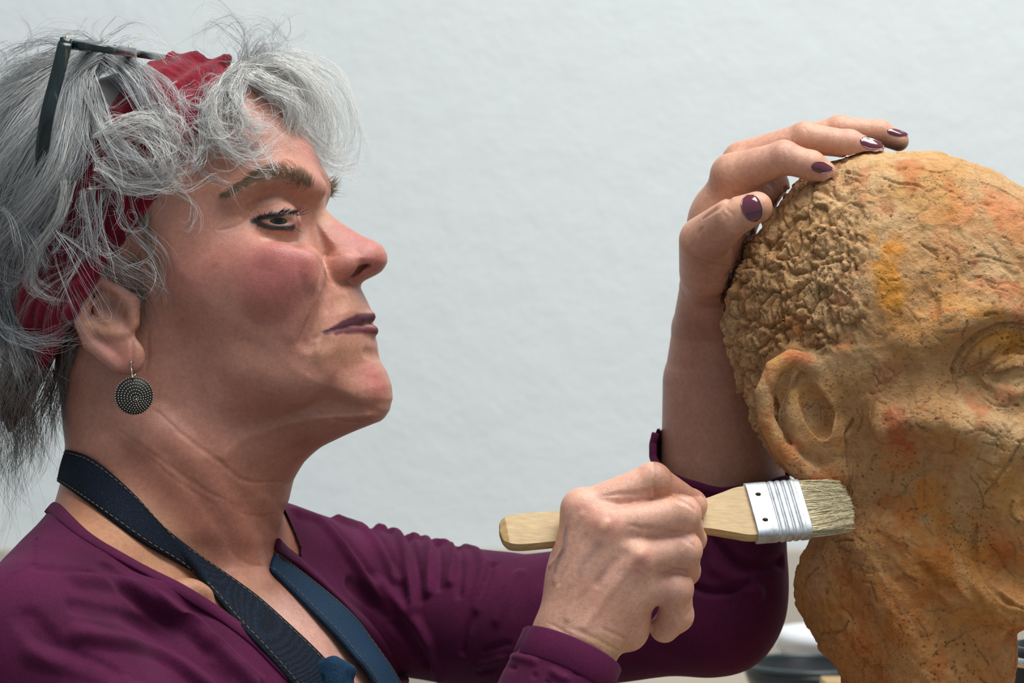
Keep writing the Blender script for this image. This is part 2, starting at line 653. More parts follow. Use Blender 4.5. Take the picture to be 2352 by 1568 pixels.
class NT:
    """small node builder"""
    def __init__(self, m):
        self.m = m; self.nt = m.node_tree; self.b = self.nt.nodes['Principled BSDF']
    def n(self, t, **kw):
        x = self.nt.nodes.new(t)
        for k, v in kw.items():
            if k in x.inputs.keys() if hasattr(x, 'inputs') else False:
                x.inputs[k].default_value = v
            else:
                setattr(x, k, v)
        return x
    def l(self, a, b):
        self.nt.links.new(a, b)
    def coord(self, scale=(1, 1, 1), rot=(0, 0, 0), kind='Object'):
        t = self.n('ShaderNodeTexCoord'); mp = self.n('ShaderNodeMapping')
        mp.inputs['Scale'].default_value = scale; mp.inputs['Rotation'].default_value = rot
        self.l(t.outputs[kind], mp.inputs['Vector'])
        return mp.outputs['Vector']
    def noise(self, vec, scale, detail=3, rough=0.5, dist=0.0):
        x = self.n('ShaderNodeTexNoise')
        x.inputs['Scale'].default_value = scale; x.inputs['Detail'].default_value = detail
        x.inputs['Roughness'].default_value = rough; x.inputs['Distortion'].default_value = dist
        self.l(vec, x.inputs['Vector'])
        return x.outputs['Fac']
    def voro(self, vec, scale, feature='F1'):
        x = self.n('ShaderNodeTexVoronoi', feature=feature)
        x.inputs['Scale'].default_value = scale
        self.l(vec, x.inputs['Vector'])
        return x.outputs['Distance']
    def ramp(self, fac, stops):
        r = self.n('ShaderNodeValToRGB')
        e = r.color_ramp.elements
        while len(e) < len(stops): e.new(0.5)
        for q, (p, c) in zip(e, stops):
            q.position = p; q.color = (*c, 1) if hasattr(c, '__len__') else (c, c, c, 1)
        self.l(fac, r.inputs['Fac'])
        return r.outputs['Color']
    def math(self, op, a, b):
        x = self.n('ShaderNodeMath', operation=op)
        for i, q in enumerate((a, b)):
            if isinstance(q, (int, float)): x.inputs[i].default_value = q
            else: self.l(q, x.inputs[i])
        return x.outputs[0]
    def mix(self, blend, fac, a, b):
        x = self.n('ShaderNodeMix', data_type='RGBA', blend_type=blend)
        for s, q in ((0, fac), (6, a), (7, b)):
            if isinstance(q, (int, float)): x.inputs[s].default_value = q
            elif hasattr(q, 'is_linked'): self.l(q, x.inputs[s])
            else: x.inputs[s].default_value = (*q, 1)
        return x.outputs[2]
    def bump(self, height, strength=0.3, dist=0.001, prev=None):
        x = self.n('ShaderNodeBump')
        x.inputs['Strength'].default_value = strength; x.inputs['Distance'].default_value = dist
        self.l(height, x.inputs['Height'])
        if prev is not None: self.l(prev, x.inputs['Normal'])
        self.l(x.outputs['Normal'], self.b.inputs['Normal'])
        return x.outputs['Normal']
    def base(self, c):
        self.l(c, self.b.inputs['Base Color'])
    def attr(self, name='tint'):
        a = self.n('ShaderNodeAttribute', attribute_name=name)
        return a.outputs['Color']

# skin: painted tint, mottling, pores
m_skin = mat('skin', rough=0.40, spec=0.55)
t = NT(m_skin); v = t.coord()
mot = t.ramp(t.noise(v, 420, 4, 0.65), [(0.3, (0.87, 0.84, 0.83)), (0.7, (1.11, 1.12, 1.13))])
big = t.ramp(t.noise(v, 70, 3, 0.6), [(0.3, (0.92, 0.9, 0.9)), (0.7, (1.07, 1.08, 1.08))])
c = t.mix('MULTIPLY', 1.0, t.attr(), mot)
t.base(t.mix('MULTIPLY', 1.0, c, big))
n1 = t.bump(t.voro(v, 1700), 0.10, 0.0005)
n2 = t.bump(t.noise(v, 1300, 4, 0.7), 0.5, 0.0005, n1)
t.b.inputs['Subsurface Weight'].default_value = 0.12
t.b.inputs['Subsurface Radius'].default_value = (1.0, 0.35, 0.2)
t.b.inputs['Subsurface Scale'].default_value = 0.003

# fired and painted clay: grain, hairline cracks, pits
m_clay = mat('painted_clay', rough=0.78, spec=0.2)
t = NT(m_clay); v = t.coord()
g = t.ramp(t.noise(v, 260, 6, 0.72), [(0.28, (0.74, 0.70, 0.65)), (0.5, (1, 1, 1)), (0.75, (1.16, 1.17, 1.18))])
c = t.mix('MULTIPLY', 1.0, t.attr(), g)
wn = t.n('ShaderNodeTexNoise'); wn.inputs['Scale'].default_value = 70; wn.inputs['Detail'].default_value = 4
t.l(v, wn.inputs['Vector'])
wv = t.n('ShaderNodeVectorMath', operation='MULTIPLY_ADD')
t.l(wn.outputs['Color'], wv.inputs[0]); wv.inputs[1].default_value = (0.02, 0.02, 0.02); t.l(v, wv.inputs[2])
ed = t.n('ShaderNodeTexVoronoi', feature='DISTANCE_TO_EDGE'); ed.inputs['Scale'].default_value = 62
t.l(wv.outputs[0], ed.inputs['Vector'])
line = t.ramp(ed.outputs['Distance'], [(0.0, 1.0), (0.014, 0.0)])
mask = t.ramp(t.noise(v, 38, 3, 0.6), [(0.56, 0.0), (0.66, 0.8)])
crk = t.math('MULTIPLY', line, mask)
pv = t.voro(v, 420)
pits = t.math('MULTIPLY', t.ramp(pv, [(0.15, 1.0), (0.27, 0.0)]), t.ramp(t.noise(v, 26, 3, 0.6), [(0.47, 0.0), (0.62, 1.0)]))
marks = t.math('MAXIMUM', crk, pits)
c = t.mix('MIX', t.math('MULTIPLY', marks, 0.5), c, tuple(srgb(104, 74, 46)))
t.base(c)
n0 = t.bump(t.math('SUBTRACT', 1.0, marks), 0.7, 0.0012)
n1 = t.bump(t.noise(v, 520, 5, 0.72), 0.5, 0.0013, n0)
rv = t.n('ShaderNodeMapping'); rv.inputs['Rotation'].default_value = (0, 0.72, 0); t.l(v, rv.inputs['Vector'])
sv = t.n('ShaderNodeMapping'); sv.inputs['Scale'].default_value = (0.16, 1, 1); t.l(rv.outputs[0], sv.inputs['Vector'])
n2 = t.bump(t.noise(sv.outputs[0], 420, 4, 0.6), 0.35, 0.001, n1)
n3 = t.bump(t.noise(v, 130, 5, 0.6), 0.5, 0.003, n2)
# ---------------------------------------------------------------- setting: plastered wall, beige lower wall, floor
def box_bm(lo, hi, bevel=0.0, seg=2):
    import bmesh
    bm = bmesh.new()
    bmesh.ops.create_cube(bm, size=1)
    lo = np.array(lo, float); hi = np.array(hi, float)
    for v in bm.verts:
        v.co = [(lo[i] + hi[i]) / 2 + v.co[i] * (hi[i] - lo[i]) for i in range(3)]
    if bevel > 0:
        bmesh.ops.bevel(bm, geom=list(bm.edges), offset=bevel, segments=seg, affect='EDGES', profile=0.7)
    return bm

def bm_obj(name, bm, m, parent=None, smooth_shade=False, **props):
    me = bpy.data.meshes.new(name)
    bm.to_mesh(me); bm.free()
    me.materials.append(m)
    if smooth_shade:
        me.polygons.foreach_set('use_smooth', [True] * len(me.polygons))
    o = bpy.data.objects.new(name, me)
    COL.objects.link(o)
    if parent is not None: o.parent = parent
    for k_, v_ in props.items(): o[k_] = v_
    return o

m_wall = mat('white_plaster', rough=0.9, spec=0.2)
t = NT(m_wall); v = t.coord()
base = t.ramp(t.noise(v, 1.3, 3, 0.5), [(0.3, (0.635, 0.68, 0.68)), (0.7, (0.67, 0.715, 0.735))])
st = t.ramp(t.noise(v, 7, 4, 0.6), [(0.62, 0.0), (0.78, 1.0)])
t.base(t.mix('MIX', t.math('MULTIPLY', st, 0.22), base, (0.54, 0.53, 0.46)))
t.bump(t.noise(v, 25, 5, 0.6), 0.25, 0.01)
m_low_wall = mat('beige_lower_wall', (0.47, 0.43, 0.37), rough=0.7)  # plain beige for the lower part of the wall
m_floor = mat('concrete_floor', rough=0.8)
t = NT(m_floor); t.base(t.ramp(t.noise(t.coord(), 4, 4), [(0.3, (0.3, 0.29, 0.27)), (0.7, (0.4, 0.39, 0.37))]))

WALL_Y = 1.15
bm_obj('wall_back', box_bm((-3.0, WALL_Y, 0), (3.0, WALL_Y + 0.15, 3.2)), m_wall, kind='structure')
lower_wall_top = H0 + (784 - 1262) * K * (1 + (WALL_Y - 0.02) / 1.3)
bm_obj('lower_wall_1', box_bm((-3.0, WALL_Y - 0.02, 0.0), (3.0, WALL_Y - 0.0005, lower_wall_top), 0.004), m_low_wall, kind='structure')
bm_obj('floor', box_bm((-3.0, -3.0, -0.1), (3.0, WALL_Y + 0.15, 0.0)), m_floor, kind='structure')
# ---------------------------------------------------------------- clay head
HM = Mid(2080, 800, 70, math.radians(17))
S = SDF()
prof = HM.poly([(2100, 346), (2200, 362), (2300, 402), (2380, 455), (2460, 540), (2520, 660), (2545, 770), (2555, 810), (2535, 850),
                (2560, 920), (2570, 1000), (2560, 1080), (2580, 1130), (2560, 1180), (2565, 1230), (2570, 1320), (2530, 1390), (2440, 1440),
                (2352, 1440), (2240, 1395), (2130, 1320), (2050, 1250), (1960, 1180), (1860, 1120), (1790, 1060), (1745, 990), (1714, 920),
                (1692, 860), (1674, 800), (1668, 745), (1674, 690), (1694, 622), (1724, 566), (1770, 492), (1832, 424), (1900, 378), (2000, 350)])
S.infl(prof, HM.fr, HM.o, HM.wfun([(340, 320), (600, 335), (800, 330), (1000, 300), (1150, 275), (1300, 240), (1440, 180)]), 420, p=2.5, k=10)
# nose, lips and chin outside the frame
S.infl(HM.poly([(2545, 840), (2590, 920), (2640, 1000), (2648, 1030), (2600, 1060), (2560, 1062), (2500, 1000)]), HM.fr, HM.o, 80, 70, p=2, k=30)
S.ell(HM.P(2520, 1030, -70), (60, 40, 45), HM.R(), k=25)
S.chain([HM.P(2380, 1180, -130), HM.P(2480, 1150, -80), HM.P(2580, 1135, 0), HM.P(2480, 1150, 80)], [8, 20, 26, 20], k=20)
S.chain([HM.P(2380, 1185, -130), HM.P(2480, 1180, -80), HM.P(2570, 1180, 0), HM.P(2480, 1180, 80)], [8, 20, 26, 20], k=20)
# neck
ax_lat = HM.fr[1]
S.chain([W(2075, 1080, 60), W(2110, 1330, 50), W(2128, 1480, 60), W(2128, 1600, 70), W(2128, 1800, 70)], [225, 232, 208, 184, 195], k=36, flat=(ax_lat, 0.88))
S.ell(W(1925, 1345, 60), (104, 150, 120), k=40)
S.ell(W(1960, 1440, 60), (95, 150, 90), k=40)
# sternomastoid, jaw edge, cheekbone, brow
S.chain([W(1990, 1260, -110), W(2050, 1380, -126), W(2130, 1560, -96), W(2160, 1700, -80)], [30, 36, 34, 30], k=70)
S.chain([HM.P(2050, 1222, -214), HM.P(2120, 1290, -212), HM.P(2200, 1340, -200), HM.P(2330, 1400, -146)], [22, 24, 28, 34], k=80)
S.chain([HM.P(2040, 975, -275), HM.P(2110, 965, -282), HM.P(2200, 985, -255), HM.P(2300, 1010, -190)], [30, 40, 48, 46], k=80)
S.chain([HM.P(2105, 790, -290), HM.P(2180, 735, -262), HM.P(2290, 715, -215), HM.P(2420, 740, -140)], [28, 36, 40, 42], k=55)
S.ell(HM.P(2300, 850, -262), (105, 60, 80), HM.R(), k=50, op='sub')
S.ell(HM.P(2180, 1110, -300), (100, 46, 70), HM.R(-0.6), k=60, op='sub')
S.ell(HM.P(2030, 800, -372), (110, 50, 130), HM.R(), k=60, op='sub')
# eye with its lids
eo = HM.P(2325, 868, -170)
S.ell(eo, (62, 60, 60), k=14)
ld = lambda u, v, o: W(u, v, surf(S, u, v) + o)
S.chain([ld(2252, 862, 2), ld(2290, 846, 0), ld(2330, 832, 0), ld(2390, 835, 0)], [10, 17, 19, 18], k=6)
S.chain([ld(2258, 868, 2), ld(2290, 890, -2), ld(2330, 902, -3), ld(2390, 890, 0)], [9, 13, 15, 14], k=8)
S.chain([ld(2270, 866, -8), ld(2310, 868, -10), ld(2352, 866, -10)], [6, 10, 12], k=4, op='sub')
S.ell(ld(2300, 925, 8), (50, 22, 26), HM.R(), k=16)
S.ell(ld(2245, 795, 6), (75, 26, 40), HM.R(0.4), k=24)
# nasolabial fold and the pellet at the corner of the mouth
S.chain([ld(2420, 960, 8), ld(2340, 1020, 6), ld(2290, 1090, 6), ld(2255, 1135, 8)], [20, 26, 24, 12], k=30)
S.chain([ld(2330, 1150, 2), ld(2322, 1180, 4), ld(2345, 1190, 4)], [9, 10, 10], k=10)
# ear
es = surf(S, 1860, 960)
def ep(u, v, o):
    """ear point: the rim stands off the skull more towards the back"""
    return W(u, v, es + o - 0.28 * (1950 - u))
S.chain([ep(1870, 900, -5), ep(1855, 960, -5), ep(1890, 1050, 0)], [58, 68, 50], k=14, flat=((0.3, 1, 0), 0.55))
S.chain([ep(1890, 1000, 20), ep(1900, 1060, 20)], [70, 50], k=20)
S.chain([ep(1932, 945, -8), ep(1912, 885, -22), ep(1868, 836, -26), ep(1818, 822, -22), ep(1776, 848, -16), ep(1754, 900, -12), ep(1760, 960, -10), ep(1788, 1025, -8), ep(1836, 1074, -10), ep(1885, 1104, -14)],
        [15, 19, 21, 20, 19, 18, 19, 21, 24, 26], k=8)
S.ell(ep(1914, 1090, -14), (40, 28, 40), k=14)
S.chain([ep(1856, 900, -34), ep(1880, 955, -34), ep(1888, 990, -30)], [26, 34, 24], k=10, op='sub')
S.chain([ep(1806, 876, -40), ep(1798, 950, -42), ep(1828, 1022, -40)], [15, 15, 12], k=10, op='sub')
S.chain([ep(1818, 905, -8), ep(1818, 955, -12), ep(1842, 1012, -14), ep(1884, 1040, -16), ep(1922, 1026, -12)], [8, 11, 14, 17, 13], k=22)
S.chain([ep(1918, 950, -16), ep(1928, 1000, -18)], [17, 17], k=8)

V, F = S.mesh(W(1600, 300, -480), W(2720, 1780, 520) + A(40, 0, -40), 4.1)
V = smooth(V, F, 1)
C_CREAM, C_TAN, C_OCHRE, C_RED, C_DARK = srgb(206, 172, 130), srgb(184, 142, 98), srgb(196, 142, 66), srgb(188, 98, 58), srgb(120, 84, 48)
T = Sculpt(V, F, C_TAN)

# mask of the rough worked clay that stands for hair
pp = T.px
edge = np.interp(pp[:, 1], [300, 420, 520, 600, 700, 790, 830, 900, 1100], [1900, 1985, 2000, 1990, 1960, 1955, 1880, 1780, 1760])
edge = edge + 45 * vnoise(V, 60, 5)
earpoly = [(1960, 930), (1925, 865), (1870, 812), (1815, 795), (1765, 820), (1730, 880), (1728, 960), (1765, 1040), (1820, 1095), (1890, 1140), (1965, 1130), (1975, 1000)]
earm = smoothstep(14, -6, sdpoly(pp, earpoly)) * (V[:, 1] < es + 45)
hair = smoothstep(40, -50, pp[:, 0] - edge) * smoothstep(1180, 1080, pp[:, 1]) * (1 - earm)
back = (T.N @ HM.fr[1]) > 0.25           # the far side is worked all over the same way
hair = np.maximum(hair, np.where(back, smoothstep(2250, 2050, pp[:, 0]) * smoothstep(1180, 1080, pp[:, 1]), 0))
nape = smoothstep(1180, 1240, pp[:, 1]) * smoothstep(1960, 1880, pp[:, 0])
Q = V + np.stack([fbm(V, 50, s, 2) for s in (11, 12, 13)], 1) * 20
f1, f2, cid = worley(Q * A(1, 1, 0.85), 52, 3)
g1, g2, cid2 = worley(Q + 300, 24, 9)
plate = smoothstep(0.0, 0.22, f2 - f1)
plate2 = smoothstep(0.0, 0.25, g2 - g1)
rough = hair + 0.25 * nape * (1 - earm)
top = smoothstep(620, 480, pp[:, 1])      # the crown is flatter than the back
disp = rough * (1 - 0.45 * top) * ((cid - 0.62) * 15 + plate * 11 - 13 + (cid2 - 0.5) * 8 + plate2 * 6 - 4)
disp += rough * fbm(V, 26, 31, 3) * 4.5
# worked face: flat dabs, pits and knife marks
h1, h2, cid3 = worley((V + np.stack([fbm(V, 80, s, 2) for s in (21, 22, 23)], 1) * 26) * A(1, 1, 0.6), 110, 15)
disp += (1 - rough) * ((cid3 - 0.5) * 5.5 * smoothstep(0, 0.09, h2 - h1) - 2.2 * smoothstep(0.05, 0.0, h2 - h1) * smoothstep(0.0, 0.5, vnoise(V, 70, 61)))
k1_, k2_, kid = worley((V + np.stack([fbm(V, 60, s, 2) for s in (24, 25, 26)], 1) * 22) @ np.array([[0.8, 0, 0.6], [0, 1, 0], [-0.35, 0, 0.5]]), 58, 35)
disp += (1 - rough) * ((kid - 0.5) * 4.0 * smoothstep(0, 0.14, k2_ - k1_) - 1.6 * smoothstep(0.06, 0.0, k2_ - k1_) * smoothstep(0.1, 0.5, vnoise(V, 60, 62)))
disp += fbm(V, 90, 41, 3) * 5 + fbm(V, 22, 44, 3) * 1.5
pz = smoothstep(0.1, 0.6, vnoise(V, 140, 51))
pf, _, pid = worley(V, 15, 71)
pit = smoothstep(0.30, 0.12, pf) * (pid > 0.45) * pz * (1 - hair)
disp -= pit * 5.0
diag = V[:, 0] * 0.78 + V[:, 2] * 0.62       # strokes of the modelling tool run down to the right
neckm = smoothstep(1200, 1300, pp[:, 1]) * (1 - nape * 0.6)
disp += neckm * 4.0 * vnoise(np.stack([diag, V[:, 1] * 0.3, (V[:, 2] * 0.78 - V[:, 0] * 0.62) * 0.12], 1), 16, 81)
disp *= 1 - 0.65 * earm
T.V += T.N * disp[:, None]
T.refresh()

# ---- paint: cream slip, ochre, iron red; a dark wash left in the cracks
C = T.C
n1 = fbm(V, 150, 91, 3); n2 = fbm(V, 120, 95, 3); n3 = fbm(V, 60, 99, 3)
def lay(col, m, a):
    w = (np.clip(m, 0, 1) * a)[:, None]
    T.C[:] = T.C * (1 - w) + col * w
lay(C_CREAM, smoothstep(-0.3, 0.6, n1), 0.75)
lay(C_CREAM, hair * smoothstep(-0.5, 0.5, n3), 0.45)
lay(C_CREAM, smoothstep(700, 380, pp[:, 1]), 0.5)
lay(C_OCHRE, smoothstep(0.15, 0.8, n2) * (1 - 0.6 * hair), 0.45)
lay(C_RED, smoothstep(0.35, 1.0, n3 + 0.4 * n1) * (1 - 0.6 * hair), 0.5)
lay(srgb(176, 120, 62), smoothstep(1120, 1320, pp[:, 1] + 50 * n1), 0.5)
lay(srgb(172, 104, 48), smoothstep(0.0, 0.7, n3) * smoothstep(1080, 1250, pp[:, 1]), 0.5)
blotch = np.clip(0.75 + 1.3 * fbm(V, 40, 131, 3), 0, 1.2)
Y1, O1, R1 = srgb(214, 140, 20), srgb(205, 115, 55), srgb(176, 72, 40)
for pts, r, col, a in [
    ([(2025, 545), (2030, 600), (2040, 650), (2050, 690)], 46, Y1, 0.85), ([(2030, 555), (2060, 560)], 30, srgb(222, 140, 8), 0.7),
    ([(2180, 520), (2260, 500), (2352, 540)], 95, O1, 0.5), ([(2250, 450), (2352, 480)], 60, srgb(205, 120, 80), 0.5),
    ([(2130, 640), (2200, 700), (2170, 760)], 80, Y1, 0.4), ([(2080, 740), (2050, 780)], 60, Y1, 0.35),
    ([(2250, 790), (2310, 780), (2340, 800)], 40, Y1, 0.55), ([(2230, 720), (2290, 722)], 26, Y1, 0.5),
    ([(2040, 950), (2070, 1010), (2110, 1030)], 46, R1, 0.75), ([(2020, 900), (2050, 860)], 44, R1, 0.3),
    ([(2060, 1050), (2100, 1130), (2090, 1180)], 62, O1, 0.7), ([(2130, 1120), (2160, 1200), (2230, 1260)], 80, Y1, 0.4),
    ([(2140, 1260), (2200, 1320)], 70, srgb(150, 96, 24), 0.55), ([(2300, 1260), (2352, 1300)], 90, O1, 0.5),
    ([(2030, 1180), (2080, 1240), (2150, 1290)], 60, srgb(160, 92, 34), 0.5),
    ([(1752, 900), (1775, 845), (1820, 815), (1860, 822)], 24, srgb(196, 100, 62), 0.75), ([(1750, 930), (1780, 1020), (1860, 1090)], 26, srgb(190, 104, 48), 0.6),
    ([(1880, 1100), (1925, 1105)], 40, srgb(172, 90, 44), 0.75), ([(1870, 1010), (1920, 1010)], 40, srgb(204, 140, 66), 0.5),
    ([(1810, 745), (1830, 750)], 32, O1, 0.5), ([(1930, 785)], 42, O1, 0.6), ([(1900, 670), (1940, 680)], 36, srgb(204, 130, 90), 0.5),
    ([(1925, 1280), (1960, 1360), (1990, 1420)], 40, srgb(168, 92, 36), 0.6), ([(1960, 1450), (2000, 1510)], 50, srgb(176, 92, 34), 0.7),
    ([(1880, 1290), (1870, 1340)], 40, srgb(196, 150, 124), 0.6), ([(1930, 1400), (1920, 1440)], 40, srgb(176, 108, 56), 0.5),
    ([(2180, 1000), (2200, 1060), (2280, 1080)], 80, srgb(190, 134, 62), 0.5), ([(2060, 1450), (2130, 1540)], 60, srgb(196, 128, 70), 0.5)]:
    T.paint(pts, r * 1.15, col, a * 0.8, mod=blotch)
for pts in [[(2010, 890), (2050, 940), (2110, 1020), (2125, 1040)], [(2062, 900), (2110, 990)], [(1990, 1260), (2050, 1360), (2110, 1450)], [(2010, 1250), (2080, 1380)]]:
    T.paint(pts, 6, srgb(204, 170, 136), 0.35, True, mod=blotch)
g_ = T.C.mean(1, keepdims=True)
T.C[:] = (g_ + (T.C - g_) * 0.98) * A(0.91, 0.87, 0.80)
# named cracks and creases
for pts, r, dpt in [
    ([(2195, 880), (2190, 840), (2220, 790), (2270, 755), (2330, 745), (2400, 760)], 9, 9), ([(2205, 855), (2230, 800), (2290, 762)], 6, 5),
    ([(2258, 858), (2300, 835), (2350, 800)], 6, 6), ([(2255, 860), (2300, 858), (2352, 838)], 6, 8), ([(2240, 885), (2270, 920), (2300, 932), (2340, 930)], 5, 6),
    ([(2225, 1090), (2250, 1130), (2258, 1168)], 6, 7), ([(2255, 1140), (2300, 1090), (2352, 1010)], 7, 6), ([(2325, 1145), (2318, 1178), (2340, 1200)], 6, 6),
    ([(2240, 1200), (2245, 1290), (2300, 1370), (2352, 1400)], 12, 8), ([(1955, 1130), (1950, 1060), (1945, 1000), (1960, 960)], 8, 9),
    ([(2010, 1215), (2110, 1305), (2220, 1385)], 34, 4), ([(2070, 1180), (2115, 1192), (2128, 1180)], 5, 5), ([(2122, 1050), (2125, 1160)], 5, 4),
    ([(2010, 400), (2060, 420), (2110, 425), (2130, 438)], 5, 6), ([(2115, 388), (2150, 395), (2185, 392)], 6, 7), ([(2240, 410), (2310, 440), (2340, 460)], 5, 6),
    ([(2110, 555), (2140, 575), (2155, 590)], 6, 6), ([(1930, 390), (1990, 405)], 7, 8), ([(1900, 520), (1860, 560), (1850, 590)], 7, 8), ([(1940, 500), (1965, 545), (1960, 560)], 7, 8),
    ([(1905, 610), (1920, 650), (1960, 680)], 7, 8), ([(1790, 690), (1795, 730), (1780, 770)], 6, 9), ([(1860, 730), (1880, 760), (1875, 800)], 6, 9),
    ([(1840, 1380), (1850, 1330), (1880, 1300)], 6, 6), ([(1880, 1455), (1930, 1450), (1950, 1425)], 6, 7), ([(2260, 722), (2285, 724)], 5, 7),
    ([(2200, 600), (2260, 590), (2340, 610)], 5, 4), ([(2230, 630), (2290, 650)], 4, 4), ([(1950, 1480), (1985, 1530)], 5, 5), ([(2170, 1480), (2260, 1440), (2330, 1450)], 6, 5)]:
    T.crease(pts, r, dpt, 0.3, True)
rc = np.random.default_rng(77)
for q in range(170):
    u_, v_ = rc.uniform(1880, 2352), rc.uniform(380, 1560)
    if sdpoly(np.array([[u_, v_]]), earpoly)[0] < 0: continue
    ang = rc.normal(0.75 if v_ > 1150 else 0.3, 0.6); p_ = np.array([u_, v_]); st_ = [p_.copy()]
    for k_ in range(rc.integers(2, 5)):
        p_ = p_ + rc.uniform(8, 20) * np.array([math.cos(ang), math.sin(ang)]); ang += rc.normal(0, 0.5); st_.append(p_.copy())
    T.crease(st_, rc.uniform(3.6, 5), rc.uniform(1.6, 4.2), 0.25, True)
    T.paint(st_, 4.2, C_DARK, 0.4, True)
lay(C_DARK, pit, 0.7)
crack = rough * smoothstep(0.10, 0.0, f2 - f1) + 0.6 * rough * smoothstep(0.10, 0.0, g2 - g1)
lay(C_DARK, crack, 0.55)
T.refresh()
bust = link('clay_head', T.V, T.F, m_clay, color=np.clip(T.C, 0, 1),
            label='life-size terracotta bust painted ochre and rust, under the left hand', category='sculpture')
# ---------------------------------------------------------------- the sculptor: one continuous body
HD = Mid(450, 600, 0, math.radians(10))
TH = math.radians(33)
tf, tl, tu = frame(TH)                       # torso: forward, lateral (to her left), up
B = SDF()
# cranium and face
FHt = math.radians(17)
B.ell(HD.P(335, 455), (378, 280, 292), HD.R(FHt), k=10)
face = HD.poly([(560, 190), (650, 262), (706, 335), (738, 395), (744, 440), (737, 480), (738, 520), (765, 590), (800, 640), (824, 662), (838, 690), (848, 712),
                (850, 740), (858, 772), (862, 790), (864, 806), (868, 826), (884, 852), (896, 884), (899, 915), (891, 941), (868, 961), (836, 970),
                (760, 985), (640, 975), (480, 930), (300, 830), (200, 660), (220, 420), (400, 240)])
B.infl(face, HD.fr, HD.o, HD.wfun([(200, 262), (420, 270), (560, 276), (700, 262), (800, 240), (900, 206), (985, 170)]), 250, p=2.25, k=60)
# cheek, jowl, brow ridges, orbit
for s in (-1, 1):
    B.ell(HD.P(650, 632, s * 164), (90, 60, 84), HD.R(FHt), k=70)
    B.ell(HD.P(560, 640, s * 190), (120, 52, 70), HD.R(FHt), k=90)
    B.ell(HD.P(590, 830, s * 150), (170, 60, 120), HD.R(0.35), k=90)
    B.chain([HD.P(530, 446, s * 222), HD.P(600, 408, s * 196), HD.P(668, 400, s * 138), HD.P(726, 432, s * 56)], [10, 16, 20, 20], k=50)
    B.ell(HD.P(668, 512, s * 172), (62, 62, 44), HD.R(FHt), k=46, op='sub')
    B.ell(HD.P(628, 512, s * 140), (62, 54, 54), k=14)
# under the chin and the throat
sub = HD.poly([(866, 952), (832, 970), (788, 996), (730, 1030), (690, 1062), (655, 1100), (638, 1140), (560, 1180), (440, 1040), (560, 900), (760, 900)])
B.infl(sub, HD.fr, HD.o, 200, 130, p=2.2, k=45)
nk = A(0, 1, 0)
B.chain([W(335, 830, 0), W(398, 1040, 0), W(400, 1190, 0), W(392, 1320, 0), W(420, 1460, -20)], [205, 246, 243, 232, 250], k=80, flat=(nk, 0.92))
# nose
nose = HD.poly([(726, 430), (744, 479), (770, 502), (797, 520), (843, 548), (870, 567), (882, 585), (884, 600), (872, 619), (846, 638), (824, 653),
                (790, 648), (745, 600), (715, 520)])
B.infl(nose, HD.fr, HD.o, HD.wfun([(430, 62), (500, 66), (560, 76), (610, 84), (656, 80)]), 62, p=2.0, k=22)
B.ell(HD.P(848, 592, 0), (36, 46, 36), HD.R(), k=20)
for s in (-1, 1):
    B.ell(HD.P(782, 612, s * 62), (42, 26, 32), HD.R(0.45), k=12)
    B.chain([HD.P(803, 637, s * 56), HD.P(824, 622, s * 52), HD.P(845, 609, s * 40)], [6, 9, 6], k=5, op='sub')
    B.chain([HD.P(808, 626, s * 40), HD.P(834, 606, s * 28)], [11, 11], k=6, op='sub')
# lips
for s in (-1, 1):
    B.chain([HD.P(742, 760, s * 112), HD.P(786, 746, s * 82), HD.P(826, 732, s * 45), HD.P(850, 727, s * 12)], [5, 12, 15, 13], k=9)
    B.chain([HD.P(744, 764, s * 112), HD.P(790, 760, s * 80), HD.P(832, 758, s * 45), HD.P(856, 759, s * 8)], [4, 9, 12, 13], k=9)
# ears
for s in (-1, 1):
    q = lambda u, v, o: HD.P(u - (0 if s < 0 else 6), v, s * (232 + o))
    B.chain([q(262, 700, 14), q(258, 760, 16), q(296, 815, 18)], [46, 46, 30], k=12, flat=(HD.fr[1], 0.5))
    B.ell(q(300, 822, 24), (31, 16, 38), HD.R(-0.1), k=12)
    B.chain([q(262, 668, 26), q(228, 640, 34), q(196, 664, 40), q(186, 735, 40), q(206, 790, 34), q(270, 838, 26)], [10, 14, 17, 17, 16, 18], k=14)
    B.chain([q(205, 745, 32), q(240, 765, 30), q(285, 768, 24), q(300, 750, 20)], [13, 13, 12, 11], k=10)
    B.chain([q(245, 700, 46), q(272, 722, 44), q(288, 738, 38)], [30, 26, 17], k=12, op='sub')
    B.chain([q(306, 694, 8), q(306, 740, 12)], [15, 14], k=12)
# torso
B.ell(W(400, 1780, -40), (430, 640, 520), np.array([tf, tl, tu]), k=60)
B.chain([W(300, 1180, 40), W(200, 1330, -230), W(70, 1500, -520)], [130, 150, 165], k=90)
B.chain([W(450, 1210, 60), W(640, 1290, 300), W(850, 1375, 560)], [120, 130, 150], k=90)
B.chain([W(618, 1372, -30), W(470, 1350, -280), W(220, 1400, -470)], [26, 30, 34], k=40)      # near collar bone
B.ell(W(500, 1300, -250), (70, 50, 55), k=40, op='sub')
B.ell(W(628, 1322, -10), (26, 40, 30), k=30, op='sub')
# right arm (near)
SH_R, EL_R, WR_R = W(70, 1510, -540), A(-250, -650, -1500), W(1318, 1478, -322)
B.chain([SH_R, EL_R], [165, 120], k=60)
B.chain([EL_R, WR_R], [128, 92], k=50, flat=(nrm(A(0.2, 1, 0.3)), 0.8))
# left arm (far)
SH_L, EL_L, ML_L = W(850, 1385, 560), W(1640, 1390, 345), W(1200, 1432, 430)
B.chain([SH_L, ML_L, EL_L], [150, 132, 134], k=60)
B.chain([EL_L, W(1662, 1060, 400), W(1652, 880, 410), W(1642, 760, 385), W(1630, 660, 280)], [142, 154, 140, 108, 74], k=40)

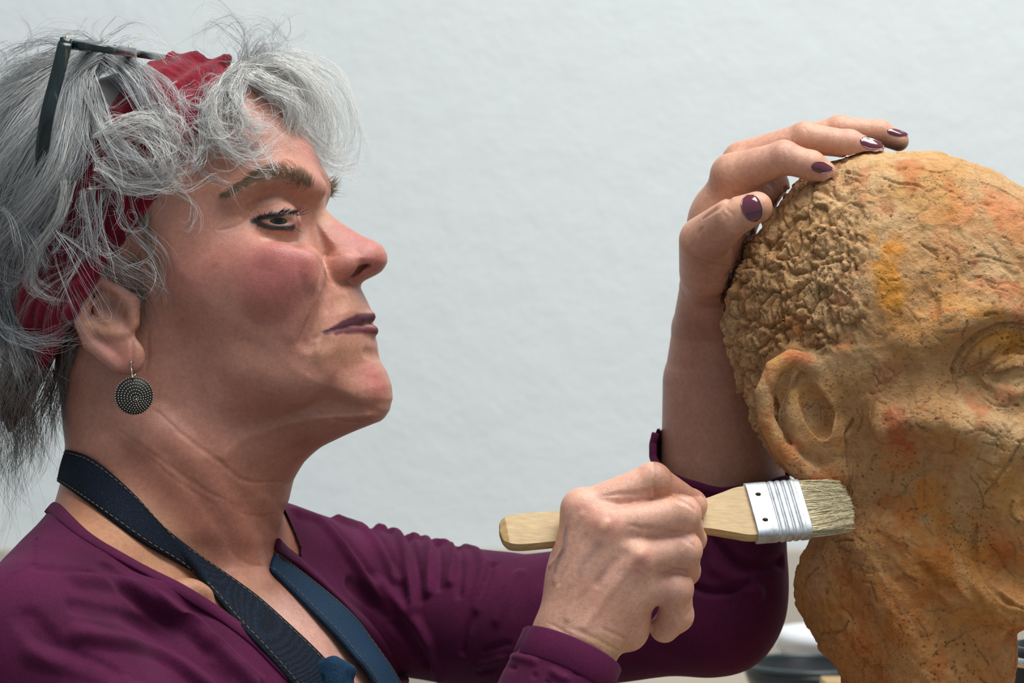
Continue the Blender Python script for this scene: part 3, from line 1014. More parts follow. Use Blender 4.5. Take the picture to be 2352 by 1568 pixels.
def finger(pts, rad, k=7, base_k=8):
    """one finger, knuckle to tip, with fuller joints"""
    for i in range(len(pts) - 1):
        B.cone(pts[i], pts[i + 1], rad[i], rad[i + 1], k=base_k if i == 0 else k)
    for i in range(1, len(pts) - 1):
        B.ell(pts[i], np.full(3, rad[i] * 1.04), k=8)

# left hand, laid over the crown of the bust
LW = W(1628, 640, 215)
LM = {'index': W(1682, 402, 62), 'middle': W(1706, 372, 128), 'ring': W(1735, 362, 192), 'little': W(1755, 380, 250)}
for n_, r_ in (('index', 50), ('middle', 48), ('ring', 46), ('little', 42)):
    B.cone(LW + (LM[n_] - LW) * 0.05, LM[n_], 62, r_, k=26)
B.ell(W(1640, 520, 130), (62, 80, 90), k=40)
B.ell(W(1712, 450, 130), (64, 80, 60), k=30)
B.ell(W(1750, 430, 180), (66, 60, 58), k=30)
finger([LM['index'], W(1800, 362, 8), W(1862, 380, -10), W(1894, 396, -12)], [50, 38, 33, 27])
finger([LM['middle'], W(1848, 317, 72), W(1950, 331, 56), W(2006, 346, 50)], [48, 36, 32, 26])
finger([LM['ring'], W(1928, 298, 140), W(2018, 304, 126), W(2064, 324, 120)], [46, 33, 29, 24])
finger([LM['little'], W(1890, 322, 215), W(1970, 325, 205), W(2010, 345, 200)], [42, 29, 25, 21])
B.chain([W(1624, 620, 150), W(1616, 552, 20), W(1678, 502, -62), W(1738, 476, -84)], [66, 57, 46, 36], k=14)

# right hand, closed round the brush handle
RW = WR_R
RM = {'index': W(1338, 1172, -318), 'middle': W(1392, 1212, -352), 'ring': W(1462, 1282, -352), 'little': W(1482, 1346, -322)}
for n_, r_ in (('index', 44), ('middle', 46), ('ring', 45), ('little', 42)):
    B.cone(RW + (RM[n_] - RW) * 0.08, RM[n_], 74, r_, k=34)
B.ell(W(1370, 1340, -300), (105, 62, 120), k=40)
B.ell(W(1446, 1432, -292), (46, 50, 60), k=30)
for n_ in RM:
    B.ell(RM[n_] + A(0, -6, 4), (36, 34, 36), k=34)
finger([RM['index'], W(1500, 1104, -315), W(1586, 1160, -235), W(1560, 1205, -200)], [41, 38, 34, 28])
finger([RM['middle'], W(1566, 1180, -338), W(1585, 1236, -240), W(1540, 1262, -190)], [42, 39, 34, 28])
finger([RM['ring'], W(1570, 1262, -338), W(1572, 1310, -245), W(1520, 1312, -200)], [42, 38, 33, 27])
finger([RM['little'], W(1550, 1350, -330), W(1553, 1412, -296), W(1526, 1442, -276)], [38, 38, 36, 32])
B.chain([W(1350, 1420, -240), W(1330, 1290, -190), W(1420, 1240, -175), W(1500, 1215, -170)], [60, 50, 38, 30], k=14)

# slit between the lids
B.chain([HD.P(598, 505, -204), HD.P(634, 507, -196), HD.P(668, 507, -176)], [5, 11.5, 9.5], k=4, op='sub')
B.chain([HD.P(598, 505, 204), HD.P(634, 507, 196), HD.P(668, 507, 176)], [5, 11.5, 9.5], k=4, op='sub')

# ---- the brush in the right hand: its axis and outline
BA, BB = W(1148, 1226, -296), W(1846, 1169, -168)
bx = nrm(BB - BA)
by = A(30, 0, -142); by = by / 145.0
by[1] = -(by[0] * bx[0] + by[2] * bx[2]) / bx[1]
by = nrm(by)                                  # across the brush, downwards
bz = nrm(np.cross(bx, by)); bz = bz if bz[1] < 0 else -bz    # towards the camera
LB = np.linalg.norm(BB - BA)
Rb = np.array([bx, by, bz])
def bpt(s, y, z=0.0): return BA + bx * s + by * y + bz * z
fs = LB - 124                                  # ferrule starts
outline = catmull([(0, -8), (6, -30), (30, -43), (100, -44), (250, -40), (fs - 160, -38), (fs - 110, -42), (fs - 60, -56), (fs - 20, -68), (fs + 20, -70)], 120)
hw = -outline[:, 1]
def in_handle(P):
    q = (P - BA) @ Rb.T
    h_ = np.interp(q[:, 0], outline[:, 0], hw) + 5
    return np.maximum(np.maximum(np.abs(q[:, 1]) - h_, np.abs(q[:, 2]) - 20), np.maximum(-5 - q[:, 0], q[:, 0] - fs))
hc = np.array([bpt(s_, y, z) for s_ in (0, fs) for y in (-75, 75) for z in (-20, 20)])
B.fun(in_handle, hc.min(0), hc.max(0), k=4, op='sub')
def in_clay(P):
    return S.eval_blocks(P[:, None, :], P, P)[:, 0] - 4
B.fun(in_clay, W(1640, 300, -220), W(2150, 1120, 420), k=4, op='sub')

near = np.array([(30, 1100), (72, 1148), (128, 1168), (190, 1228), (300, 1292), (430, 1362), (560, 1452), (650, 1538), (712, 1600), (770, 1660), (820, 1690)], float)
far = np.array([(470, 1160), (560, 1215), (635, 1250), (690, 1293), (765, 1358), (842, 1439), (905, 1530), (950, 1620), (940, 1680), (880, 1708)], float)
open0 = np.vstack([near, far[::-1]])
def seen(P):
    """where skin shows; the rest is under cloth and can be coarser"""
    p = proj(P)
    head_ = (p[:, 0] < 980) & ((p[:, 1] < 1150) | ((p[:, 0] > 100) & (p[:, 0] < 740) & (p[:, 1] < 1290)) | (sdpoly(p, open0) < 60))
    hand_ = (p[:, 0] > 1130) & (p[:, 0] < 1660) & (p[:, 1] > 1030) & (p[:, 1] < 1570) & (P[:, 1] < -110)
    arm_ = (p[:, 0] > 1440) & (p[:, 1] < 1170) & (P[:, 1] > -220)
    return head_ | hand_ | arm_
LO_, HI_ = W(-420, 60, -780), W(2160, 1760, 780)
V, F = B.mesh(LO_, HI_, 4.0, seen)
V2, F2 = B.mesh(LO_, HI_, 8.0, lambda P: ~(seen(P) & seen(P + A(40, 0, 0)) & seen(P - A(40, 0, 0)) & seen(P + A(0, 0, 40)) & seen(P - A(0, 0, 40))), 5.0)
V, F = smooth(V, F, 2), F
V, F = merge([(V, F), (smooth(V2, F2, 1), F2)])
SK = srgb(190, 140, 118)
P_ = Sculpt(V, F, SK)
body_base = P_
# ---------------------------------------------------------------- modelling strokes on the body
m_eye = mat('eyeball', (0.5, 0.46, 0.42), rough=0.12)
m_dark = mat('dark_lash', (0.012, 0.010, 0.010), rough=0.5)
m_brow = mat('brown_brow_hair', srgb(136, 112, 88), rough=0.6)

for pts, r, a in [
    ([(655, 590), (650, 640), (620, 680)], 78, 12),                       # apple of the cheek
    ([(706, 590), (716, 640)], 34, 8),
    ([(775, 690), (760, 720), (745, 780)], 40, -6),                       # muzzle set back from the cheek
    ([(610, 545), (650, 556), (676, 552)], 15, 5),                        # bag under the eye
    ([(688, 520), (692, 548), (684, 566)], 18, -4),                       # tear trough
    ([(560, 470), (600, 448), (650, 446)], 20, 4),                        # hood of the lid
    ([(740, 300), (700, 360)], 60, 4),
    ([(470, 360), (480, 420)], 80, -6),                                   # temple
    ([(760, 860), (800, 900), (860, 900)], 40, 5),                        # chin
    ([(840, 812), (868, 812)], 20, -4),
    ([(690, 900), (640, 880), (560, 850)], 70, 10),                       # jowl
    ([(360, 960), (470, 1090), (560, 1230), (610, 1330)], 46, 9),         # sternomastoid
    ([(300, 1060), (420, 1210), (500, 1320)], 60, -8),
    ([(250, 930), (330, 1000)], 60, 8),
    ([(600, 1150), (640, 1200)], 30, 4)]:
    P_.push(pts, r, a)
P_.relax([([(600, 545), (640, 556), (690, 560), (700, 500)], 34, 1.0), ([(705, 450), (710, 520), (730, 575)], 30, 1.0), ([(738, 580), (732, 650), (716, 710), (690, 790)], 40, 0.9),
          ([(520, 440), (520, 560), (470, 700)], 90, 1.0), ([(560, 430), (640, 400), (720, 430)], 40, 0.8), ([(760, 570), (770, 590)], 24, 0.8), ([(560, 900), (700, 920)], 60, 0.8)], 14)
P_.refresh()
for pts, r, a in [([(752, 668), (745, 700), (728, 745), (708, 790)], 30, -7), ([(722, 600), (720, 650), (704, 705), (668, 770)], 30, 4), ([(738, 600), (736, 650)], 16, -3)]:
    P_.push(pts, r, a)
P_.refresh()
for pts, r, d in [
    ([(736, 610), (734, 650), (721, 708), (684, 786)], 8, 5),             # nasolabial fold
    ([(738, 763), (727, 775), (722, 785)], 7, 3), ([(722, 785), (716, 830), (714, 865)], 10, 3.5),
    ([(742, 762), (790, 751), (830, 746), (862, 744)], 4, 5),
    ([(746, 583), (742, 610), (752, 640), (770, 654)], 7, 6), ([(752, 592), (775, 582)], 7, 3),
    ([(576, 486), (597, 474), (620, 466), (645, 463), (660, 472)], 5, 6),
    ([(586, 482), (563, 507), (546, 520), (500, 528)], 6, 4.5), ([(570, 505), (540, 494), (520, 500)], 4, 2), ([(560, 520), (530, 540)], 4, 2),
    ([(590, 528), (630, 540), (668, 544)], 4, 2.2), ([(600, 545), (640, 556), (672, 556)], 4, 2.2), ([(616, 560), (650, 568), (676, 564)], 4, 2.4),
    ([(700, 566), (730, 590)], 5, 2), ([(702, 458), (728, 456), (742, 462)], 5, 2.5), ([(730, 385), (745, 420), (742, 450)], 6, 3),
    ([(720, 925), (745, 945), (790, 972), (835, 972)], 9, 5),             # under the chin
    ([(355, 940), (430, 1005), (510, 1065), (565, 1106), (650, 1108)], 7, 5.5),
    ([(250, 975), (360, 1050), (480, 1130), (560, 1170)], 6, 3), ([(300, 1010), (400, 1100), (500, 1165)], 5, 2),
    ([(500, 1150), (580, 1185), (640, 1180)], 6, 2.5), ([(520, 1255), (560, 1290), (610, 1300)], 6, 2.5),
    ([(303, 762), (303, 800), (302, 840)], 5, 5), ([(336, 760), (338, 810), (334, 850)], 6, 5),
    # hands
    ([(1389, 1136), (1470, 1132), (1540, 1138), (1598, 1170)], 9, 4), ([(1440, 1206), (1500, 1216), (1560, 1226), (1596, 1256)], 9, 4),
    ([(1500, 1300), (1545, 1308), (1586, 1322)], 9, 4),
    ([(1300, 1440), (1360, 1462), (1430, 1500)], 6, 2), ([(1250, 1425), (1330, 1470), (1400, 1515)], 6, 2.4), ([(1380, 1440), (1440, 1470)], 5, 2),
    ([(1610, 500), (1660, 470), (1690, 440)], 9, 6), ([(1600, 540), (1612, 520)], 6, 3), ([(1590, 590), (1640, 610), (1680, 610)], 8, 3), ([(1585, 620), (1650, 640)], 6, 2),
    ([(1790, 334), (1800, 350), (1798, 366)], 4, 2.2), ([(1806, 336), (1814, 350)], 4, 2), ([(1664, 474), (1680, 490)], 4, 2), ([(1656, 486), (1670, 506)], 4, 2),
    ([(1846, 290), (1854, 306)], 4, 2), ([(1758, 420), (1770, 440)], 5, 3)]:
    P_.crease(pts, r * 1.35, d * (0.62 if pts[0][0] > 1000 else 0.5 if pts[0][1] < 900 else 0.4), 0.0 if pts[0][0] < 1000 else 0.12)
for pts, r, a in [([(1392, 1204), (1340, 1330), (1300, 1420)], 14, 3.5), ([(1465, 1276), (1400, 1360), (1340, 1440)], 14, 3.0), ([(1330, 1180), (1270, 1330)], 14, 3),
                  ([(1302, 1215), (1292, 1260), (1262, 1300)], 8, 3), ([(1340, 1230), (1310, 1290), (1280, 1340)], 9, -2.5), ([(1430, 1270), (1370, 1340)], 14, -3),
                  ([(1388, 1206)], 26, 2), ([(1470, 1272)], 28, 3)]:
    P_.push(pts, r, a)
P_.relax([([(738, 590), (742, 630), (756, 656)], 20, 0.8), ([(1290, 1180), (1400, 1200), (1500, 1300), (1560, 1200)], 60, 0.4)], 4)
P_.refresh()

# ---- colour of the skin, some light and shade painted in
lay_ = P_.paint
RED, DRED, TAN, YEL, PALE = srgb(186, 98, 92), srgb(170, 84, 78), srgb(178, 124, 94), srgb(190, 140, 100), srgb(212, 160, 142)
P_.C[:] = srgb(186, 126, 104)
vv = P_.px[:, 1]; uu = P_.px[:, 0]
headm = (uu < 960)
neckm = headm * smoothstep(960, 1080, vv) * smoothstep(1420, 1330, vv)
P_.C += (srgb(186, 120, 94) - P_.C) * neckm[:, None] * 0.9
P_.C += (PALE - P_.C) * (headm * smoothstep(1320, 1400, vv + (uu - 640) * 0.1) * smoothstep(560, 660, uu))[:, None]
P_.C += (srgb(186, 134, 96) - P_.C) * (headm * smoothstep(1120, 1200, vv) * smoothstep(420, 300, uu - (vv - 1150) * 0.7))[:, None] * 0.8
blot = fbm(P_.V, 90, 201, 3)
P_.C *= (1 + 0.06 * blot)[:, None]
for pts, r, c, a in [
    ([(660, 600), (620, 640)], 120, RED, 0.85), ([(590, 585), (500, 600), (440, 640)], 100, RED, 0.35), ([(690, 610)], 60, RED, 0.5), ([(600, 720), (660, 740)], 100, RED, 0.25),
    ([(800, 540), (860, 580)], 70, RED, 0.65), ([(790, 610), (810, 630)], 44, RED, 0.5), ([(770, 515)], 26, DRED, 0.4), ([(860, 600)], 40, DRED, 0.35),
    ([(872, 880), (850, 860)], 52, RED, 0.7), ([(790, 690), (820, 690)], 46, TAN, 0.7), ([(780, 800), (740, 800), (840, 800)], 50, TAN, 0.75), ([(730, 740)], 30, YEL, 0.5),
    ([(600, 440), (560, 480), (640, 440)], 50, TAN, 0.6), ([(610, 546), (640, 552), (676, 554)], 22, srgb(196, 154, 128), 0.85), ([(730, 460), (740, 500)], 40, YEL, 0.5),
    ([(690, 530), (685, 560)], 22, srgb(140, 96, 76), 0.6), ([(620, 480), (655, 478)], 16, srgb(150, 92, 78), 0.85), ([(480, 400), (560, 330)], 80, srgb(190, 128, 98), 0.6),
    ([(720, 370), (700, 340)], 50, srgb(198, 132, 118), 0.6), ([(420, 560), (400, 640)], 60, srgb(186, 118, 96), 0.5),
    ([(490, 605)], 12, DRED, 0.5), ([(418, 738)], 14, DRED, 0.4), ([(465, 890)], 12, DRED, 0.3),
    ([(250, 800), (290, 830)], 46, srgb(196, 118, 104), 0.7), ([(200, 740), (270, 765)], 14, srgb(206, 152, 112), 0.8), ([(318, 740), (325, 800)], 26, srgb(188, 132, 98), 0.6),
    ([(280, 720), (240, 700)], 26, srgb(128, 82, 68), 0.6), ([(470, 1160), (520, 1240)], 80, srgb(180, 108, 88), 0.4), ([(560, 1330), (620, 1370)], 50, YEL, 0.3),  # first stroke: shade in the ear hollow, painted into the skin
    ([(660, 950), (560, 960)], 70, srgb(158, 98, 74), 0.5), ([(690, 1010)], 50, srgb(150, 92, 66), 0.5)]:  # shade under the jaw, painted as darker skin
    lay_(pts, r, c, a)
# make-up round the eye
lay_([(584, 505), (607, 497), (634, 492), (660, 489), (682, 490)], 9, srgb(30, 22, 20), 1.0, False, 0.3)
lay_([(586, 508), (607, 517), (634, 523), (655, 522), (676, 522)], 9, srgb(40, 30, 28), 0.95, False, 0.2)
# hands
H1, H2 = srgb(222, 166, 140), srgb(212, 140, 120)  # first tone is lightened: the light on the fist is in its colour
rh = (uu > 1150) & (uu < 1625) & (vv > 1040)
P_.C[rh] = H1 * (1 + 0.06 * blot[rh])[:, None]
lh = (uu > 1500) & (vv < 1140)
P_.C[lh] = srgb(208, 152, 122) * (1 + 0.05 * blot[lh])[:, None]
low = lh * smoothstep(640, 760, vv)
P_.C += (srgb(172, 118, 96) - P_.C) * low[:, None] * 0.8
for pts, r, c, a in [
    ([(1370, 1200), (1400, 1210)], 40, H2, 0.8), ([(1470, 1290)], 40, srgb(190, 118, 100), 0.6), ([(1340, 1165)], 34, srgb(196, 120, 106), 0.5), ([(1389, 1204)], 22, srgb(222, 176, 140), 0.5), ([(1462, 1258)], 24, srgb(222, 176, 136), 0.5),
    ([(1300, 1210), (1296, 1250), (1270, 1310)], 12, srgb(150, 122, 116), 0.8), ([(1370, 1250), (1330, 1310)], 16, srgb(166, 130, 120), 0.6), ([(1420, 1260), (1370, 1330)], 16, srgb(170, 128, 116), 0.5),
    ([(1340, 1360), (1420, 1400)], 60, srgb(198, 138, 112), 0.6), ([(1360, 1480), (1440, 1500)], 40, srgb(206, 160, 116), 0.8), ([(1500, 1440), (1540, 1400)], 40, srgb(196, 136, 104), 0.5), ([(1460, 1310)], 10, srgb(190, 90, 84), 0.5),
    ([(1560, 1160), (1500, 1100)], 50, srgb(204, 150, 118), 0.5),
    ([(1620, 600), (1650, 560)], 60, srgb(176, 124, 100), 0.6), ([(1690, 400), (1660, 440)], 50, srgb(200, 146, 114), 0.5), ([(1740, 345), (1800, 340)], 30, srgb(208, 152, 130), 0.6),
    ([(1850, 385), (1890, 398)], 26, srgb(202, 138, 112), 0.6), ([(1960, 320), (2000, 340)], 26, srgb(206, 142, 120), 0.6), ([(1660, 480), (1720, 460)], 26, srgb(206, 152, 116), 0.5)]:
    lay_(pts, r, c, a)

nb = nrm(np.cross(HD.P(386, 420, -288) - HD.P(548, 150), HD.P(128, 832, -255) - HD.P(548, 150))); nb = nb if nb[0] > 0 else -nb
xb_ = (P_.V - HD.P(548, 150)) @ nb
hm_ = (uu < 600) * smoothstep(-30, -70, xb_) * smoothstep(1010, 900, vv)
P_.C += (srgb(120, 120, 120) - P_.C) * hm_[:, None]
sat = P_.C.mean(1, keepdims=True)
P_.C = (sat + (P_.C - sat) * 0.92) * A(0.97, 0.95, 0.95)
# lips
LIP, LIP2 = srgb(76, 24, 40), srgb(98, 38, 52)
for a_, b_, c_, n_ in [((742, 762), (800, 735), (862, 726), 11)]:
    for pts, r, c in [([(744, 761), (766, 754)], 5, LIP), ([(762, 755), (792, 744)], 9, LIP), ([(788, 746), (820, 734), (845, 728), (866, 728)], 13, LIP), ([(820, 732), (848, 729), (866, 731)], 16, LIP),
                      ([(746, 763), (776, 760)], 5, LIP2), ([(772, 760), (802, 758)], 9, LIP2), ([(798, 758), (830, 755), (870, 757)], 12, LIP2)]:
        lay_(pts, r * 1.05, c, 1.0, False, 0.3)
    lay_([(740, 763), (790, 752), (830, 746), (862, 744)], 5, srgb(58, 24, 34), 0.9)
# ---- the hands lie on the clay and on the handle without sinking in
from mathutils.kdtree import KDTree
arm_i = np.nonzero((P_.px[:, 0] > 1400) & (P_.V[:, 1] > -200))[0]
near_i = arm_i[S.eval_blocks(P_.V[arm_i][:, None, :], P_.V[arm_i], P_.V[arm_i])[:, 0] < 60]
lo_, hi_ = P_.V[near_i].min(0) - 60, P_.V[near_i].max(0) + 60
ci = np.nonzero(((T.V > lo_) & (T.V < hi_)).all(1))[0]
kd = KDTree(len(ci))
for k_, i in enumerate(ci): kd.insert(T.V[i], k_)
kd.balance()
for _ in range(3):
    for i in near_i:
        j = ci[kd.find(P_.V[i])[1]]
        n_ = T.N[j]; d = (P_.V[i] - T.V[j]) @ n_
        g_ = 7 if P_.px[i, 0] > 1840 else 14
        if d < g_: P_.V[i] += n_ * (g_ - d)
P_.refresh()
person = empty('person', M(W(400, 1750, 0)), 'grey-haired woman in a plum top brushing the clay bust', 'person')
body = link('body', P_.V, P_.F, m_skin, person, color=np.clip(P_.C, 0, 1))

# ---- eyes
def uv_sphere(c, r, axis, nu=40, nv=24):
    """sphere with its pole along axis"""
    axis = nrm(axis); x = nrm(np.cross(axis, A(0.1, 0.2, 1))); y = np.cross(axis, x)
    th = np.linspace(0.001, np.pi - 0.001, nv); ph = np.arange(nu) * 2 * np.pi / nu
    V = c + r * (np.cos(th)[:, None, None] * axis + np.sin(th)[:, None, None] * (np.cos(ph)[None, :, None] * x + np.sin(ph)[None, :, None] * y))
    V = V.reshape(-1, 3)
    i = np.arange(nv - 1)[:, None] * nu; j = np.arange(nu)[None]
    F = np.stack([i + j, i + nu + j, i + nu + (j + 1) % nu, i + (j + 1) % nu], -1).reshape(-1, 4)
    return V, F, np.repeat(th, nu)
m_eyec = mat('eye_surface', rough=0.22, spec=0.35, attr='tint')
for s in (-1, 1):
    c = HD.P(628, 512, s * 140)
    gaze = nrm(A(0.30, -0.93 if s < 0 else 0.3, 0.10))
    Ve, Fe, th = uv_sphere(c, 51.4, gaze)
    col = np.where(th[:, None] < 0.18, srgb(6, 6, 6), np.where(th[:, None] < 0.52, srgb(52, 54, 44), srgb(150, 136, 126)))
    link('eye', Ve, Fe, m_eyec, person, color=np.broadcast_to(col, (len(Ve), 3)))

# ---- lashes and eyebrows
def hairs(name, roots, dirs, length, bend, rad, m, parent, n=6, col=None):
    t = np.linspace(0, 1, n)[None, :, None]
    L = np.asarray(length)[:, None, None]
    paths = roots[:, None] + dirs[:, None] * L * t + bend[:, None] * L * t * t
    r = rad * np.linspace(1, 0.25, n)[None].repeat(len(roots), 0)
    Vh, Fh, Ch = tubes(paths, r, 3, col)
    return link(name, Vh, Fh, m, parent, color=Ch, kind='stuff')
r5 = np.random.default_rng(5)
def along(pts, n, jit):
    q = catmull(pts, n) + r5.normal(0, jit, (n, 2))
    i = [P_.anchor(*p) for p in q]
    return np.array(i)
up_l = along([(588, 503), (607, 496), (634, 491), (660, 488), (684, 490)], 70, 1.0)
tt = np.linspace(0, 1, 70)[:, None]
dr = (1 - tt) * A(-0.25, -0.7, 0.1) + tt * A(0.85, -0.45, 0.12) + r5.normal(0, 0.12, (70, 3))
hairs('upper_eyelashes', up_l, dr, 15 + 13 * tt[:, 0] ** 2 + r5.normal(0, 3, 70), np.tile(A(0.1, -0.1, 0.25), (70, 1)), 1.0, m_dark, person)
lo_l = along([(592, 510), (612, 518), (636, 523), (656, 523), (676, 524)], 50, 1.0)
tt = np.linspace(0, 1, 50)[:, None]
dr = (1 - tt) * A(-0.1, -0.6, -0.5) + tt * A(0.75, -0.5, -0.5) + r5.normal(0, 0.15, (50, 3))
hairs('lower_eyelashes', lo_l, dr, 10 + 9 * tt[:, 0] + r5.normal(0, 3, 50), np.tile(A(0.15, -0.05, -0.1), (50, 1)), 0.8, m_dark, person)
n_ = 1350
tt = r5.random(n_)
core = catmull([(522, 448), (560, 424), (600, 400), (645, 394), (685, 410), (712, 424)], 400)
wid = np.interp(tt, [0, 0.3, 0.6, 0.85, 1], [1.5, 6, 10, 11, 6])
q = core[(tt * 399).astype(int)] + np.stack([r5.normal(0, 4, n_), r5.normal(0, 1, n_) * wid], 1)
ri = np.array([P_.anchor(*p, index=True) for p in q])
lean = np.interp(tt, [0, 0.5, 0.8, 1], [-0.9, -0.6, 0.1, 0.3]) + r5.normal(0, 0.22, n_)
dirs = np.stack([lean, np.zeros(n_), np.interp(tt, [0, 0.5, 1], [-0.25, 0.1, 0.7]) + r5.normal(0, 0.2, n_)], 1)
nn = P_.N[ri]
dirs -= nn * (dirs * nn).sum(1, keepdims=True)
dirs = dirs / np.linalg.norm(dirs, axis=1, keepdims=True) + nn * r5.uniform(0.12, 0.34, (n_, 1))
hairs('eyebrow', P_.V[ri] + nn * 0.3, dirs, r5.uniform(13, 25, n_), -nn * 0.35 + r5.normal(0, 0.1, (n_, 3)), 0.42, m_brow, person)
# far eyebrow, seen past the bridge of the nose
n_ = 260
tt = r5.random(n_)
roots = np.array([HD.P(736 + 10 * math.sin(3 * a), 424 + 34 * a, 50 + 70 * a) + r5.normal(0, 5, 3) for a in tt])
for i, p in enumerate(roots):
    j = np.argmin(((P_.V - p) ** 2).sum(1)); roots[i] = P_.V[j]
ok_ = (P_.N[[int(np.argmin(((P_.V - p) ** 2).sum(1))) for p in roots]][:, 1] > -0.12)
ok_ &= proj(roots)[:, 0] > 748
roots = roots[ok_]; n_ = len(roots)
dirs = np.stack([0.8 + r5.normal(0, 0.2, n_), 0.5 + r5.normal(0, 0.2, n_), 0.5 + r5.normal(0, 0.4, n_)], 1)
hairs('eyebrow', roots, dirs, r5.uniform(10, 24, n_), r5.normal(0, 0.25, (n_, 3)), 0.7, m_brow, person)
# ---------------------------------------------------------------- plum jersey top
m_shirt = mat('plum_jersey', rough=0.85, spec=0.2)
t = NT(m_shirt); v = t.coord()
kn = t.ramp(t.noise(v, 900, 3, 0.6), [(0.3, (0.75, 0.75, 0.75)), (0.7, (1.2, 1.2, 1.2))])
cl = t.ramp(t.noise(v, 30, 3, 0.6), [(0.3, tuple(srgb(66, 11, 46))), (0.7, tuple(srgb(82, 16, 58)))])
lint = t.ramp(t.voro(v, 150), [(0.0, 1.0), (0.035, 0.0)])
c = t.mix('MULTIPLY', 1.0, cl, kn)
t.base(t.mix('MIX', t.math('MULTIPLY', lint, 0.12), c, (0.45, 0.36, 0.40)))
n1 = t.bump(t.noise(v, 1300, 2, 0.5), 0.3, 0.0004)
t.b.inputs['Sheen Weight'].default_value = 0.08
t.b.inputs['Sheen Roughness'].default_value = 0.5
t.b.inputs['Sheen Tint'].default_value = (0.75, 0.45, 0.62, 1)

J = SDF()
g = 12
J.ell(W(400, 1780, -40), (430 + g, 640 + g, 520 + g), np.array([tf, tl, tu]), k=60)
J.chain([W(300, 1180, 40), W(200, 1330, -230), W(70, 1500, -520)], [130 + g, 150 + g, 165 + g], k=90)
J.chain([W(450, 1210, 60), W(640, 1290, 300), W(850, 1375, 560)], [120 + g, 130 + g, 150 + g], k=90)
J.chain([W(618, 1372, -30), W(470, 1350, -280), W(220, 1400, -470)], [26 + g, 30 + g, 34 + g], k=40)
J.chain([W(335, 830, 0), W(398, 1040, 0), W(400, 1190, 0), W(392, 1320, 0), W(420, 1460, -20)], [205, 248, 243, 232, 250], k=80, flat=(nk, 0.92))
J.chain([SH_R, EL_R], [185, 140], k=60)
J.cone(EL_R, EL_R + (WR_R - EL_R) * 0.965, 150, 112, k=60, flat=(nrm(A(0.2, 1, 0.3)), 0.86))
CUFF_R = EL_R + (WR_R - EL_R) * 0.955
J.chain([SH_L, ML_L, EL_L], [172, 172, 160], k=60)
CUFF_L = W(1656, 1085, 365)
J.cone(EL_L, CUFF_L + A(0, 0, 40), 165, 172, k=50)
J.ell(W(1690, 1330, 340), (114, 130, 150), k=50)

Vj, Fj = J.mesh(W(-420, 1060, -800), W(1960, 1770, 800), 6.2)
Vj = smooth(Vj, Fj, 2)
JS = Sculpt(Vj, Fj)
# folds: ridges and hollows
for pts, r, a in [
    # near shoulder, folds running down towards the chest
    ([(170, 1330), (300, 1350), (420, 1420), (520, 1510), (580, 1568)], 30, 13), ([(90, 1300), (210, 1318), (330, 1390), (470, 1500)], 24, -9),
    ([(180, 1455), (300, 1480), (400, 1520), (480, 1580)], 30, 12), ([(170, 1390), (290, 1420), (400, 1480), (520, 1570)], 26, -10),
    ([(60, 1420), (160, 1510), (260, 1560)], 40, -8), ([(230, 1290), (360, 1370), (470, 1450), (600, 1560)], 16, 7),
    ([(80, 1500), (200, 1540), (330, 1600)], 34, 9),
    # far shoulder and sleeve
    ([(680, 1175), (740, 1200), (820, 1300), (900, 1420)], 24, 9), ([(720, 1172), (790, 1230), (860, 1330)], 18, -9), ([(780, 1170), (850, 1230), (910, 1330)], 22, 10),
    ([(840, 1180), (890, 1260), (930, 1370)], 16, -8), ([(880, 1180), (925, 1250), (950, 1400)], 18, 10), ([(915, 1190), (950, 1260), (968, 1380)], 12, -9),
    ([(945, 1195), (985, 1250), (985, 1360)], 16, 10), ([(980, 1205), (1010, 1260), (1005, 1350)], 11, -8), ([(1008, 1210), (1040, 1260), (1030, 1340)], 14, 9),
    ([(1045, 1235), (1060, 1290), (1050, 1370)], 12, -7), ([(1075, 1240), (1110, 1290), (1090, 1400)], 18, 6), ([(1130, 1290), (1090, 1400), (1060, 1500)], 16, -8), ([(1190, 1310), (1140, 1420)], 20, 6),
    ([(800, 1340), (900, 1420), (980, 1530)], 26, -10), ([(860, 1330), (960, 1440), (1010, 1560)], 24, 9),
    # forearm sleeve of the near arm
    ([(1110, 1490), (1200, 1480), (1330, 1540)], 12, -8), ([(1095, 1525), (1200, 1510), (1300, 1560)], 14, 8), ([(1100, 1545), (1190, 1535), (1260, 1568)], 9, -7),
    # far elbow
    ([(1600, 1200), (1700, 1300), (1800, 1290)], 24, -10), ([(1640, 1300), (1740, 1360)], 30, 8), ([(1540, 1330), (1640, 1360), (1720, 1340)], 18, -9)]:
    JS.push(pts, r * 0.95, a * (1.0 if pts[0][1] > 1480 and pts[0][0] > 1000 else 1.7))
JS.V += JS.N * (3.0 * fbm(JS.V, 120, 301, 2))[:, None]
JS.refresh()
dq = B.eval_blocks(JS.V[:, None, :], JS.V, JS.V)[:, 0]
JS.V += JS.N * np.clip(6 - dq, 0, 40)[:, None]        # cloth stays outside the body
JS.relax([([(60, 1320), (300, 1400), (560, 1520)], 160, 0.5), ([(700, 1200), (900, 1300), (1100, 1350)], 150, 0.5)], 4)
JS.refresh()
# seam of the near sleeve
JS.crease([(80, 1232), (80, 1292)], 5, 4, 0.5, False)
JS.crease([(84, 1294), (40, 1312), (0, 1345), (-40, 1390)], 6, 6, 0.5, False)
JS.refresh()

